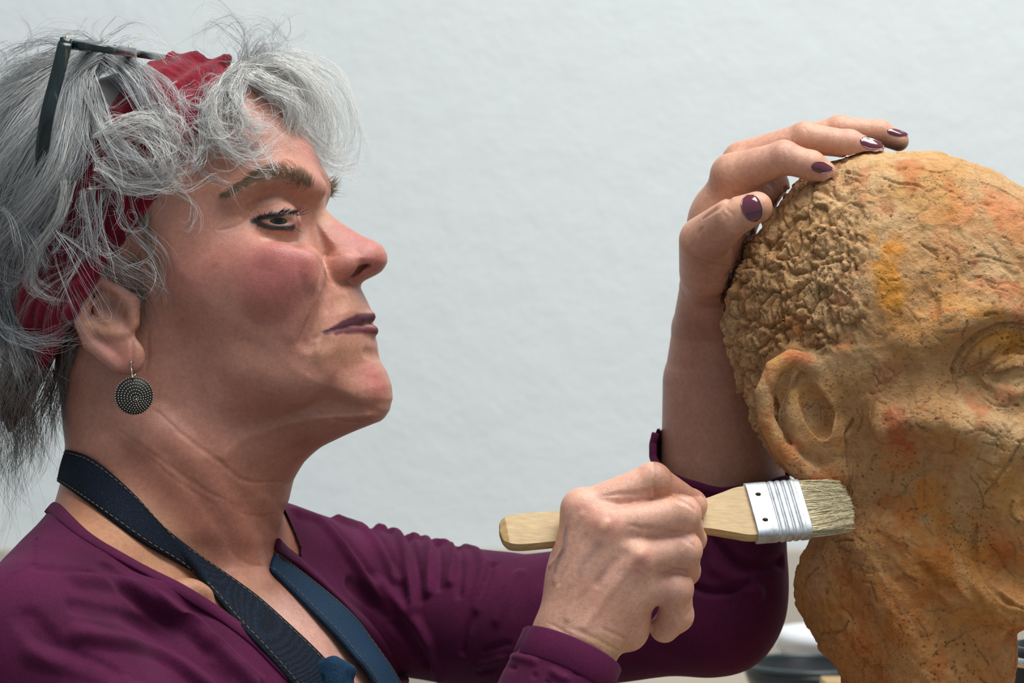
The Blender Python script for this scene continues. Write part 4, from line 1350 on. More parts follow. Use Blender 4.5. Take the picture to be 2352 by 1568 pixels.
# neckline: the opening between the near and the far edge
opening = np.vstack([near, far[::-1], [(600, 900), (100, 900)]])
pj = JS.px
open2 = np.vstack([near, far[:2:-1], [(690, 1200), (690, 900), (100, 900)]])
inside = np.where(JS.V[:, 1] > 150, sdpoly(pj, opening) < 0, (sdpoly(pj, opening) < 0) | ((sdpoly(pj, open2) < 0) & (pj[:, 1] < 1300)))
keepm = ~inside
d_axis = nrm(WR_R - EL_R)
keepm &= ~(((JS.V - CUFF_R) @ d_axis > 0) & (np.linalg.norm(JS.V - CUFF_R, axis=1) < 260))
updir = nrm(A(-0.10, 0.0, 1.0))
rim = np.interp(JS.px[:, 0], [1480, 1500, 1560, 1650, 1740, 1815], [985, 1050, 1102, 1124, 1116, 1096])
farside = JS.V[:, 1] > 372
keepm &= ~((JS.px[:, 0] > 1400) & (JS.V[:, 1] > 60) & (JS.px[:, 1] < np.where(farside, np.interp(JS.px[:, 0], [1480, 1600, 1815], [985, 975, 1000]), rim)))
Vj, Fj = keep(JS.V, JS.F, keepm)
top_ = link('long_sleeved_top', Vj, Fj, m_shirt, person, label='plum jersey top with a wide neckline')

def shirt_pt(u, v, off):
    i = JS.anchor(u, v, index=True)
    return JS.V[i] + JS.N[i] * off
def soft(P, it=4):
    P = np.array(P)
    for _ in range(it):
        P[1:-1] = (P[:-2] + 2 * P[1:-1] + P[2:]) / 4
    return P
rect = lambda w, h, r=0.35: [(-w, -h * r), (-w * (1 - 0.12), -h), (w * (1 - 0.12), -h), (w, -h * r), (w, h * r), (w * (1 - 0.12), h), (-w * (1 - 0.12), h), (-w, h * r)]
for edge in (near[1:], far[2:], [near[-1], (850, 1702), far[-1]]):
    q = catmull(edge, 70)
    path = soft([shirt_pt(*p, 1.0) for p in q], 6)
    nn = np.array([JS.N[JS.anchor(*p, index=True)] for p in q]); nn = soft(nn, 10)
    Vb, Fb = sweep(path, rect(15, 5), nn)
    link('neck_binding', Vb, Fb, m_shirt, top_)
# cuff of the near sleeve
ax = d_axis; ux = nrm(np.cross(ax, A(0, 1, 0))); uy = np.cross(ax, ux)
ph = np.linspace(0, 2 * np.pi, 65)
prj = JS.V - CUFF_R
ring = []
for a in ph:
    dvec = ux * math.cos(a) + uy * math.sin(a)
    h_ = prj @ ax; m_ = (np.abs(h_) < 14) & (np.linalg.norm(prj, axis=1) < 200)
    rad = prj[m_] - np.outer(h_[m_], ax)
    k_ = np.argmax((rad @ dvec) / (np.linalg.norm(rad, axis=1) + 1e-6))
    ring.append(CUFF_R + dvec * (np.linalg.norm(rad[k_]) - 1))
ring = np.array(ring); ring[-1] = ring[0]
out = ring - CUFF_R
Vb, Fb = sweep(ring, rect(34, 5), out)
link('cuff', Vb, Fb, m_shirt, top_)
# rim of the pushed-up far sleeve
q = catmull([(1484, 992), (1492, 1040), (1520, 1078), (1570, 1106), (1650, 1126), (1740, 1118), (1806, 1098)], 60)
path = soft([shirt_pt(*p, 0.0) for p in q], 6)
Vb, Fb = sweep(path, rect(9, 7, 0.6), np.tile(A(0, -1, 0), (len(path), 1)))
link('cuff', Vb, Fb, m_shirt, top_)

# ---------------------------------------------------------------- denim apron: neck strap, far strap, knot
m_denim = mat('dark_denim', rough=0.85, spec=0.2)
t = NT(m_denim); v = t.coord()
tw = t.n('ShaderNodeTexWave', wave_type='BANDS'); tw.inputs['Scale'].default_value = 520; tw.inputs['Distortion'].default_value = 2.5; tw.inputs['Detail'].default_value = 2
t.l(t.coord((1, 1, 1), (0, 0.8, 0.4)), tw.inputs['Vector'])
sp = t.ramp(t.noise(v, 1100, 3, 0.7), [(0.35, tuple(srgb(10, 16, 28))), (0.6, tuple(srgb(20, 34, 52))), (0.8, tuple(srgb(58, 84, 104)))])
t.base(t.mix('MULTIPLY', 0.5, sp, tw.outputs['Color']))
t.bump(tw.outputs['Fac'], 0.4, 0.0004)
m_denim2 = mat('blue_denim', rough=0.85, spec=0.2)
t = NT(m_denim2); v = t.coord()
t.base(t.ramp(t.noise(v, 900, 3, 0.7), [(0.3, tuple(srgb(14, 34, 54))), (0.7, tuple(srgb(30, 62, 90)))]))
t.bump(t.noise(v, 1200, 2), 0.3, 0.0004)
m_thread = mat('tan_thread', srgb(120, 98, 66), rough=0.8)

JC = Sculpt(Vj, Fj)
def depth_pt(u, v, off):
    """nearest of skin and top at a place, lifted off it"""
    hits = []
    for S_ in (P_, JC):
        i = S_.anchor(u, v, index=True)
        if i is not None:
            hits.append((np.hypot(*(S_.px[i] - (u, v))), S_.V[i, 1]))
    ok_ = [h for h in hits if h[0] < 10]
    w = min(h[1] for h in ok_) if ok_ else min(hits)[1]
    return W(u, v, w - off)
def strap(name, upper, lower, parent, m, n=90, thick=7, off=9, lift=None, pre=None):
    a = catmull(upper, n); b = catmull(lower, n)
    Pa = soft([depth_pt(*p, off) for p in a], 14); Pb = soft([depth_pt(*p, off) for p in b], 14)
    if lift is not None:
        for P0 in (Pa, Pb):
            t_ = np.linspace(0, 1, n)
            P0[:, 1] -= np.interp(t_, *lift)
    if pre is not None:
        Pa = soft(np.vstack([catmull([pre[0], Pa[0]], 10)[:-1], Pa]), 5); Pb = soft(np.vstack([catmull([pre[1], Pb[0]], 10)[:-1], Pb]), 5); n = len(Pa)
    cols = 7
    t_ = np.linspace(0, 1, cols)[None, :, None]
    G = Pa[:, None] * (1 - t_) + Pb[:, None] * t_
    T1 = np.gradient(G, axis=0); T2 = np.gradient(G, axis=1)
    N_ = np.cross(T1, T2); N_ /= np.linalg.norm(N_, axis=2, keepdims=True) + 1e-9
    if N_[..., 1].mean() > 0: N_ = -N_
    bulge = np.sin(np.pi * np.linspace(0, 1, cols))[None, :, None] * 2.0
    top = G + N_ * (thick / 2 + bulge); bot = G - N_ * thick / 2
    V1 = np.concatenate([top, bot[:, ::-1]], 1)      # closed loop per row
    m_ = V1.shape[1]
    Vs = V1.reshape(-1, 3)
    i = np.arange(n - 1)[:, None] * m_; j = np.arange(m_)[None]
    Fs = np.stack([i + j, i + (j + 1) % m_, i + m_ + (j + 1) % m_, i + m_ + j], -1).reshape(-1, 4)
    caps = []
    for base, fl in ((0, 1), ((n - 1) * m_, 0)):
        for q in range(1, m_ - 2, 2):
            f = [base, base + q, base + q + 1, base + q + 2]; caps.append(f[::-1] if fl else f)
    o = link(name, Vs, np.vstack([Fs, caps]), m, parent)
    # stitching along both edges: short tan stitches
    st, rr = [], []
    for col, inset in ((0, 0.08), (0, 0.92)):
        L = Pa * (1 - inset) + Pb * inset + N_[:, 3] * (thick / 2 + 1.6)
        s = np.concatenate([[0], np.cumsum(np.linalg.norm(np.diff(L, axis=0), axis=1))])
        for d in np.arange(4, s[-1] - 10, 15):
            x = np.linspace(d, d + 9, 4)
            st.append(np.stack([np.interp(x, s, L[:, k]) for k in range(3)], 1))
    st = np.array(st)
    Vt, Ft, _ = tubes(st, np.full(st.shape[:2], 1.1), 4)
    link('stitching', Vt, Ft, m_thread, o, kind='stuff')
    return o
apron = empty('apron', M(W(640, 1500, -200)))
apron.parent = person; apron['origin'] = list(map(float, M(W(640, 1500, -200))))
strap('neck_strap', [(151, 1033), (170, 1036), (214, 1052), (268, 1098), (325, 1152), (383, 1217), (459, 1278), (574, 1355), (651, 1423), (742, 1508), (800, 1580)],
      [(132, 1104), (150, 1116), (191, 1146), (268, 1203), (344, 1257), (440, 1309), (486, 1356), (540, 1424), (598, 1486), (658, 1553), (700, 1610)], apron, m_denim, pre=(W(158, 1036, 120), W(142, 1110, 120)))
strap('neck_strap', [(634, 1272), (650, 1283), (708, 1324), (804, 1400), (860, 1466), (905, 1526), (960, 1620)],
      [(622, 1309), (640, 1324), (689, 1370), (765, 1442), (812, 1490), (850, 1532), (890, 1600)], apron, m_denim2, off=16, lift=([0, 0.3, 0.55, 0.75, 1], [0, 8, 40, 76, 90]), pre=(W(612, 1262, 170), W(604, 1300, 170)))
# strap end folded through the ring
kq = catmull([(700, 1545), (722, 1520), (762, 1509), (800, 1516), (818, 1540), (826, 1600)], 40)
cen = W(760, 1560, 0)
kp = np.array([depth_pt(*p, 26) for p in kq]); kp = soft(kp, 14)
up_ = np.tile(A(0.1, -1, 0.15), (40, 1))
Kn = SDF()
kd = depth_pt(762, 1560, 20)[1]
Kn.chain([W(722, 1546, kd + 6), W(766, 1530, kd - 8), W(802, 1540, kd - 4)], [22, 24, 16], k=18, flat=(A(0, 1, 0), 0.7))
Kn.chain([W(706, 1600, kd + 6), W(764, 1570, kd - 12), W(812, 1600, kd - 4)], [26, 34, 22], k=18, flat=(A(0, 1, 0), 0.7))
Kn.chain([W(704, 1566, kd - 10), W(730, 1560, kd - 34)], [12, 12], k=8, op='sub')
Vk, Fk = Kn.mesh(W(660, 1490, kd - 90), W(860, 1650, kd + 90), 3)
link('strap_knot', smooth(Vk, Fk, 2), Fk, m_denim2, apron)
m_steel = mat('polished_steel', (0.7, 0.68, 0.65), rough=0.2, metal=1.0)
a_ = np.linspace(0, 2 * np.pi, 40)
rg = np.array([W(706 + 26 * math.cos(x), 1584 + 26 * math.sin(x), kd - 16 + 6 * math.cos(x)) for x in a_])
Vr, Fr, _ = tubes(rg[None], np.full((1, 40), 3.2), 8)
link('ring', Vr, Fr, m_steel, apron)

# ---------------------------------------------------------------- knitted headband
m_knit = mat('crimson_knit', rough=0.9, attr='tint', spec=0.15)
t = NT(m_knit); v = t.coord()
t.bump(t.noise(v, 800, 3, 0.7), 0.5, 0.0008)
t.b.inputs['Sheen Weight'].default_value = 0.2
HB = SDF()
HB.ell(HD.P(335, 455), (394, 298, 310), HD.R(FHt), k=10)
HB.chain([HD.P(290, 720, 0), HD.P(240, 900, 0)], [262, 238], k=60)
HB.chain([HD.P(400, 130), HD.P(520, 145)], [10, 12], k=40)
HB.chain([HD.P(262, 640, -262), HD.P(228, 622, -272), HD.P(198, 650, -276), HD.P(188, 720, -272), HD.P(200, 770, -262)], [34, 36, 36, 36, 30], k=50)
HB.ell(HD.P(255, 690, -235), (60, 36, 80), k=40)
# the band lies between two planes that run from crown to nape
e0, e1 = HD.P(548, 150), HD.P(92, 900)
e2 = HD.P(386, 420, -288)
dv = nrm(e1 - e0); nb = nrm(np.cross(e2 - e0, HD.P(128, 832, -255) - e0)); nb = nb if nb[0] > 0 else -nb
dv = nrm(dv - nb * (dv @ nb))
def band(P):
    s_ = (P - e0) @ dv
    x = (P - e0) @ nb
    front = x - 10 * np.sin(s_ / 130) + 6
    bk = -(x + 176 + 14 * np.sin(s_ / 160))
    return np.maximum(front, bk)
HB.fun(band, A(-1, -1, -1) * 2000, A(1, 1, 1) * 2000, k=24, op='int')
Vh, Fh = HB.mesh(W(-140, 60, -420), W(640, 1140, 420), 4.0)
Vh = smooth(Vh, Fh, 1)
Vh, Fh = keep(Vh, Fh, B.eval_blocks(Vh[:, None, :], Vh, Vh)[:, 0] > -14)
HS = Sculpt(Vh, Fh, srgb(112, 9, 32))
xb = (Vh - e0) @ nb; sb = (Vh - e0) @ dv
yb = Vh @ HD.fr[1]
lenb = np.where(np.abs(yb) < 1e9, sb, sb)
rib = np.sin((xb + 18 * np.sin(lenb / 46) + 6 * vnoise(Vh, 40, 411)) * 2 * np.pi / 27)
stitch = np.sin(lenb * 2 * np.pi / 11 + np.sign(rib) * 1.2)
twist = np.sin((xb * 0.9 + lenb * 0.55) * 2 * np.pi / 40)
capm = smoothstep(260, 150, proj(Vh)[:, 1])
HS.V += HS.N * (2.6 * rib * (1 - capm) + 0.8 * stitch + capm * 7 * twist + 6 * vnoise(Vh, 70, 431) + 1.2 * vnoise(Vh, 8, 433))[:, None]
HS.C *= (1 + 0.25 * vnoise(Vh, 14, 441) + 0.12 * rib)[:, None]
HS.C = np.clip(HS.C, 0, 1)
HS.refresh()
link('headband', HS.V, HS.F, m_knit, person, color=HS.C, label='crimson cable-knit headband')
# ---------------------------------------------------------------- hair
m_hair = mat('grey_hair', rough=0.3, attr='tint', spec=0.9)
rh_ = np.random.default_rng(21)

def hp(u, v, off):
    """a place off the head: nearest of skin and headband there, lifted towards the camera"""
    hits = []
    for S_ in (P_, HS):
        i = S_.anchor(min(max(u, -150), 760), v, index=True)
        if i is not None:
            hits.append((np.hypot(*(S_.px[i] - (u, v))), S_.V[i, 1]))
    if not hits:
        return W(u, v, -off)
    ok_ = [h for h in hits if h[0] < 14]
    w = min(h[1] for h in ok_) if ok_ else min(hits)[1]
    return W(u, v, w - off)

HAIR = []      # (paths, radii, colours)
NP = 12
def lock(ctrl, n, root=8, tip=22, curl=12, freq=1.5, col=(0.5, 0.5, 0.5), var=0.12, inst=1, jit=10, rad=0.44, mini=4, flat=None, frizz=4.0):
    """n strands that follow a guide curve through ctrl = [(u, v, lift)...] or 3-D points"""
    c3 = np.array([hp(*c) for c in ctrl]) if flat is None else np.array(ctrl, float)
    n = int(n * 1.0); root *= 1.2; tip *= 1.35
    for q in range(inst):
        g = c3 + rh_.normal(0, jit, c3.shape) * np.linspace(0.5, 1.3, len(c3))[:, None]
        G = catmull(g, NP)
        t = np.linspace(0, 1, NP)
        m = max(1, n // mini)
        ra, rb = rh_.normal(0, 1, (m, 3)) * root, rh_.normal(0, 1, (m, 3)) * tip
        mid = rh_.normal(0, 1, (m, 3)) * tip * 0.8
        k = rh_.integers(0, m, n)
        s = 0.22
        ra = ra[k] + rh_.normal(0, root * s * 1.2, (n, 3)); rb = rb[k] + rh_.normal(0, tip * s, (n, 3)); mid = mid[k] + rh_.normal(0, tip * s * 0.6, (n, 3))
        off = (1 - t)[None, :, None] ** 2 * ra[:, None] + 2 * (t * (1 - t))[None, :, None] * mid[:, None] + (t ** 2)[None, :, None] * rb[:, None]
        P = G[None] + off
        if curl > 0:
            T_ = np.gradient(G, axis=0); T_ /= np.linalg.norm(T_, axis=1, keepdims=True) + 1e-9
            U_ = np.cross(T_, A(0.2, 1, 0.1)); U_ /= np.linalg.norm(U_, axis=1, keepdims=True) + 1e-9
            V_ = np.cross(T_, U_)
            ph0 = (rh_.uniform(0, 6.28) + rh_.normal(0, 0.6, m))[k]; fr_ = (freq * rh_.uniform(0.8, 1.2) + rh_.normal(0, 0.15, m))[k]
            amp = curl * (0.7 + 0.6 * rh_.random(m))[k]
            a_ = ph0[:, None] + fr_[:, None] * 2 * np.pi * t[None]
            e_ = amp[:, None] * (t[None] ** 1.1)
            P = P + (np.cos(a_) * e_)[..., None] * U_[None] + (np.sin(a_) * e_ * 0.7)[..., None] * V_[None]
        P += np.cumsum(rh_.normal(0, 0.6, P.shape), axis=1)
        for f_q in (1.3, 2.9):
            fr2 = f_q * rh_.uniform(0.6, 1.4, (n, 1, 3)); p2 = rh_.uniform(0, 6.28, (n, 1, 3)); a2 = np.abs(rh_.normal(0, 1, (n, 1, 3))) * frizz / f_q ** 0.6
            P += a2 * np.sin(fr2 * 2 * np.pi * t[None, :, None] + p2) * (0.25 + 0.75 * t[None, :, None])
        wild = rh_.random(n) < 0.10
        P[wild] += rh_.normal(0, 1, (wild.sum(), 1, 3)) * 24 * (t[None, :, None] ** 1.2)
        L = rh_.uniform(0.75, 1.0, n)
        # trim each strand to its own length
        idx = L[:, None] * (NP - 1) * t[None]
        i0 = np.minimum(idx.astype(int), NP - 2); f = (idx - i0)[..., None]
        ar = np.arange(n)[:, None]
        P = P[ar, i0] * (1 - f) + P[ar, i0 + 1] * f
        r = rad * (1 - 0.72 * t[None] ** 1.5) * rh_.uniform(0.7, 1.25, (n, 1))
        cc = np.array(col)[None] * np.clip(1 + rh_.normal(0, var * 2.2, (n, 1)), 0.3, 1.5)
        dk = rh_.random(n) < 0.16
        cc[dk] *= 0.4
        wm = rh_.random(n) < 0.12
        cc[wm] *= A(1.02, 0.93, 0.78)
        HAIR.append((P, r, np.clip(cc, 0.02, 0.85)))

WH, GR, DK, SL = (0.70, 0.70, 0.68), (0.47, 0.485, 0.50), (0.23, 0.205, 0.18), (0.60, 0.615, 0.63)
# crown mass falling back and down behind the band
for ctrl, n, inst, kw in [
    ([(250, 118, 20), (190, 150, 60), (120, 240, 70), (50, 360, 50), (-40, 520, 30)], 130, 5, dict(col=SL, tip=30)),
    ([(230, 130, 20), (180, 180, 60), (150, 300, 70), (90, 430, 60), (10, 560, 40)], 130, 5, dict(col=SL, tip=26)),
    ([(220, 140, 20), (185, 210, 60), (170, 330, 60), (110, 450, 55), (30, 560, 30)], 60, 4, dict(col=SL, tip=22)),
    ([(210, 150, 30), (200, 220, 60), (215, 330, 60), (230, 440, 50), (240, 500, 30)], 9, 3, dict(col=GR, tip=20)),
    ([(200, 170, 30), (220, 250, 55), (270, 340, 55), (330, 380, 50), (385, 420, 36)], 34, 5, dict(col=SL, tip=20, curl=12, freq=1.2)),
    ([(240, 130, 20), (300, 190, 45), (350, 260, 50), (380, 330, 45), (400, 410, 34)], 28, 5, dict(col=GR, tip=20, curl=8, freq=1.2)),
    ([(260, 120, 15), (330, 170, 35), (390, 240, 40), (425, 310, 36), (440, 380, 26)], 34, 3, dict(col=GR, tip=26)),
    ([(230, 112, 10), (160, 140, 40), (80, 190, 40), (10, 230, 20), (-60, 300, 0)], 110, 5, dict(col=GR, tip=30, curl=8)),
    ([(210, 120, -60), (120, 150, -60), (40, 200, -80), (-40, 280, -80), (-90, 380, -80)], 100, 4, dict(col=GR, tip=40, curl=10)),
    ([(180, 150, 20), (90, 210, 40), (20, 300, 40), (-50, 420, 30), (-90, 520, 20)], 120, 5, dict(col=SL, tip=34)),
    ([(150, 200, 20), (90, 290, 45), (30, 400, 45), (-20, 520, 40), (-40, 640, 30)], 120, 5, dict(col=SL, tip=30)),
    # tangle of curls on the band
    ([(250, 330, 50), (300, 300, 60), (370, 300, 60), (390, 360, 55), (320, 400, 50), (270, 360, 50)], 22, 5, dict(col=WH, tip=18, root=14, curl=14, freq=1.0, jit=16)),
    ([(230, 380, 50), (290, 420, 55), (360, 430, 50), (392, 400, 45), (370, 340, 45)], 20, 5, dict(col=WH, tip=16, curl=10, jit=14)),
    ([(240, 300, 50), (320, 270, 55), (380, 300, 50), (370, 390, 45)], 18, 4, dict(col=WH, tip=18, curl=12, jit=14)),
    # long side locks over the band
    ([(150, 420, 50), (140, 500, 55), (85, 580, 55), (74, 650, 50), (150, 695, 40)], 60, 2, dict(col=WH, tip=7, root=6, jit=4)),
    ([(110, 420, 45), (50, 530, 50), (24, 640, 50), (26, 740, 45), (50, 800, 35)], 24, 4, dict(col=GR, tip=22, curl=8, jit=14)),
    ([(60, 430, 40), (0, 560, 45), (-20, 680, 45), (0, 780, 40), (40, 810, 30)], 46, 5, dict(col=GR, tip=22, curl=8, jit=14)),
    ([(0, 440, 40), (-40, 570, 40), (-40, 700, 40), (0, 800, 36), (60, 860, 26)], 110, 5, dict(col=GR, tip=28, curl=10, jit=16)),
    ([(20, 480, 40), (50, 500, 50), (80, 560, 50), (60, 620, 50), (20, 600, 45)], 30, 4, dict(col=GR, tip=24, curl=14, jit=14)),
    ([(-10, 720, 45), (30, 760, 50), (100, 790, 46), (190, 764, 36)], 24, 3, dict(col=GR, tip=10, jit=8)),
    ([(-20, 640, 40), (20, 740, 44), (60, 830, 40), (90, 900, 26)], 30, 4, dict(col=GR, tip=26, curl=8, jit=14)),
    # wisps across the band towards the ear and cheek
    ([(210, 430, 45), (230, 540, 45), (270, 600, 40), (330, 650, 24), (372, 690, 10)], 12, 3, dict(col=SL, tip=26, jit=14)),
    ([(200, 440, 45), (215, 560, 45), (240, 620, 40), (300, 640, 30), (370, 640, 14)], 9, 3, dict(col=SL, tip=20, jit=12)),
    ([(260, 430, 40), (300, 520, 36), (350, 590, 22), (378, 660, 10), (370, 720, 8)], 7, 3, dict(col=GR, tip=16, jit=10)),
    ([(330, 500, 20), (345, 570, 12), (360, 630, 8), (372, 700, 6)], 16, 3, dict(col=(0.22, 0.19, 0.15), tip=16, jit=8, rad=0.4)),
    ([(300, 590, 16), (318, 650, 8), (330, 720, 6), (340, 790, 4)], 24, 3, dict(col=(0.2, 0.17, 0.14), tip=16, jit=8, rad=0.35)),
    ([(180, 460, 40), (130, 600, 40), (160, 720, 34), (230, 790, 24)], 5, 5, dict(col=GR, tip=40, curl=20, jit=30)),
    ([(250, 430, 40), (180, 560, 40), (120, 680, 34), (90, 800, 24)], 5, 5, dict(col=GR, tip=40, curl=20, jit=30)),
    ([(120, 520, 40), (200, 600, 40), (250, 700, 30), (240, 760, 20)], 4, 5, dict(col=GR, tip=40, curl=24, jit=30)),
    ([(370, 400, 30), (410, 430, 20), (440, 470, 12), (430, 520, 8), (410, 540, 6)], 9, 2, dict(col=WH, tip=8, jit=8)),
    ([(380, 420, 26), (420, 410, 18), (450, 390, 12), (500, 380, 8)], 7, 3, dict(col=WH, tip=22, jit=16)),
    # nape
    ([(60, 800, 30), (20, 900, 30), (10, 1000, 20), (0, 1130, 0)], 55, 4, dict(col=(0.30, 0.275, 0.24), tip=34, curl=8, jit=14)),
    ([(100, 860, 24), (60, 940, 24), (50, 1030, 10), (20, 1110, 0)], 44, 4, dict(col=DK, tip=30, curl=10, jit=14)),
    ([(130, 850, 16), (110, 930, 14), (90, 990, 8), (70, 1060, 0)], 36, 4, dict(col=DK, tip=24, curl=8, jit=10)),
    ([(170, 800, 10), (150, 880, 6), (140, 940, 5), (150, 1010, 4)], 40, 4, dict(col=DK, tip=20, jit=8, rad=0.35)),
    ([(0, 860, 24), (-20, 950, 20), (-20, 1050, 0), (-10, 1150, -20)], 55, 4, dict(col=(0.34, 0.32, 0.29), tip=40, curl=12, jit=16)),
    # forelock: roots along the front edge of the band
    ([(548, 160, 20), (500, 205, 40), (482, 260, 45), (500, 310, 40), (560, 320, 30)], 44, 5, dict(col=WH, tip=14, root=6, jit=8)),
    ([(560, 165, 20), (540, 215, 45), (545, 265, 50), (590, 300, 45), (640, 290, 34)], 40, 5, dict(col=WH, tip=16, jit=9)),
    ([(470, 280, 20), (500, 330, 36), (560, 368, 36), (615, 360, 30), (640, 318, 24)], 12, 3, dict(col=WH, tip=9, jit=8)),
    ([(480, 300, 20), (470, 340, 30), (440, 370, 28), (410, 400, 20)], 12, 3, dict(col=WH, tip=14, jit=8)),
    ([(500, 310, 20), (540, 350, 30), (600, 340, 30), (680, 300, 20)], 12, 3, dict(col=WH, tip=14, jit=10)),
    ([(440, 330, 16), (470, 400, 14), (520, 420, 8), (510, 470, 6)], 7, 3, dict(col=WH, tip=14, jit=10)),
    ([(560, 300, 20), (620, 380, 20), (640, 400, 16), (600, 410, 12)], 6, 3, dict(col=WH, tip=16, jit=10))]:
    lock(ctrl, n, inst=inst, **kw)
# fringe over the far side of the forehead: placed in depth, not on the near skin
def D3(u, v, w): return W(u, v, w)
for ctrl, n, inst, kw in [
    ([D3(555, 158, -60), D3(620, 150, -60), D3(690, 180, -40), D3(720, 250, -20), D3(680, 310, -30)], 50, 5, dict(col=WH, tip=22, curl=10)),
    ([D3(560, 160, -20), D3(640, 160, 0), D3(720, 200, 20), D3(770, 280, 40), D3(760, 370, 50)], 48, 5, dict(col=WH, tip=24, curl=10)),
    ([D3(580, 170, 0), D3(650, 220, 20), D3(700, 290, 40), D3(760, 360, 60), D3(812, 350, 70)], 40, 5, dict(col=WH, tip=18, curl=8)),
    ([D3(570, 170, -90), D3(620, 210, -90), D3(660, 260, -80), D3(700, 320, -50), D3(770, 380, 30)], 34, 5, dict(col=WH, tip=18, curl=6)),
    ([D3(600, 220, -60), D3(650, 280, -60), D3(700, 330, -30), D3(740, 370, 10), D3(800, 380, 40), D3(815, 330, 50)], 22, 4, dict(col=WH, tip=14)),
    ([D3(560, 150, 60), D3(640, 130, 80), D3(720, 160, 90), D3(790, 220, 90), D3(812, 320, 80), D3(770, 380, 80)], 22, 4, dict(col=WH, tip=26, curl=10)),
    ([D3(580, 180, -120), D3(630, 200, -120), D3(670, 240, -110), D3(650, 300, -110), D3(590, 300, -120)], 36, 4, dict(col=WH, tip=14, curl=6)),
    ([D3(560, 160, 0), D3(580, 100, 10), D3(560, 60, 20), D3(510, 60, 20), D3(480, 110, 10)], 12, 3, dict(col=SL, tip=26)),
    ([D3(570, 160, 0), D3(610, 120, 10), D3(650, 130, 20), D3(690, 150, 20)], 26, 4, dict(col=SL, tip=26, curl=14)),
    ([D3(560, 160, 40), D3(630, 110, 60), D3(600, 60, 60), D3(540, 80, 60)], 8, 3, dict(col=SL, tip=30)),
    ([D3(250, 115, -60), D3(300, 90, -40), D3(380, 100, -20), D3(440, 150, -40)], 8, 3, dict(col=SL, tip=30)),
    ([D3(240, 120, 0), D3(200, 80, 0), D3(120, 100, 0), D3(40, 180, 0)], 10, 3, dict(col=GR, tip=40, curl=14)),
    ([D3(200, 150, 0), D3(100, 110, 20), D3(20, 160, 20), D3(-40, 260, 20)], 14, 3, dict(col=GR, tip=36, curl=14)),
    ([D3(560, 170, 90), D3(650, 190, 120), D3(720, 260, 130), D3(740, 350, 120)], 44, 4, dict(col=WH, tip=26, curl=10)),
    ([D3(560, 170, 170), D3(620, 220, 200), D3(660, 300, 210), D3(670, 380, 200)], 60, 4, dict(col=WH, tip=26, curl=10))]:
    lock(ctrl, n, inst=inst, flat=True, **kw)
# single hairs standing off the mass
for q in range(240):
    u0, v0 = [(rh_.uniform(0, 260), rh_.uniform(110, 260)), (rh_.uniform(540, 620), rh_.uniform(140, 200)), (rh_.uniform(60, 320), rh_.uniform(300, 640)), (rh_.uniform(420, 560), rh_.uniform(200, 330))][q % 4]
    if q % 8 == 2: continue
    ang = rh_.uniform(0, 6.28); bend_ = rh_.choice([-1, 1]) * rh_.uniform(0.5, 1.6)
    pts = [np.array([u0, v0])]
    for k_ in range(4):
        pts.append(pts[-1] + rh_.uniform(28, 48) * np.array([math.cos(ang), math.sin(ang)])); ang += bend_ * 0.8
    l0 = rh_.uniform(20, 60)
    if q % 4 == 1 or v0 < 230 and u0 < 260:
        lock([D3(p[0], p[1], -60 + 40 * (q % 3)) for p in pts], 4, flat=True, col=SL, tip=16, jit=8, rad=0.4)
    else:
        lock([(p[0], p[1], l0) for p in pts], 4, col=SL, tip=16, jit=8, rad=0.4)
# back and far side of the head
ctr = HD.P(335, 455)
for q in range(46):
    a = rh_.uniform(0.15, 1.0) * np.pi; b = rh_.uniform(-0.6, 0.9)
    d0 = -HD.fr[0] * 390 * math.cos(b) * math.sin(a * 0.6) + HD.fr[1] * 300 * math.sin(a) * math.cos(b) * 0.9 + A(0, 0, 300) * math.sin(b)
    p0 = ctr + d0 * 0.98
    ts = [p0, p0 + d0 * 0.16 + A(0, 0, -40), p0 + d0 * 0.14 + A(0, 0, -170), p0 + d0 * 0.02 + A(0, 0, -300)]
    if proj(np.array(ts))[:, 0].max() > 420: continue
    lock(ts, 60, flat=True, col=GR, tip=36, curl=12, jit=14, rad=0.8)

Vs, Fs, Cs, o_ = [], [], [], 0
for P, r, c in HAIR:
    v_, f_, c_ = tubes(P, r, 3, c)
    Vs.append(v_); Fs.append(f_ + o_); Cs.append(c_); o_ += len(v_)
print('HAIRTIME strands', sum(len(p) for p, _, _ in HAIR))
link('hair', np.vstack(Vs), np.vstack(Fs), m_hair, person, color=np.vstack(Cs), kind='stuff', label='curly grey hair')
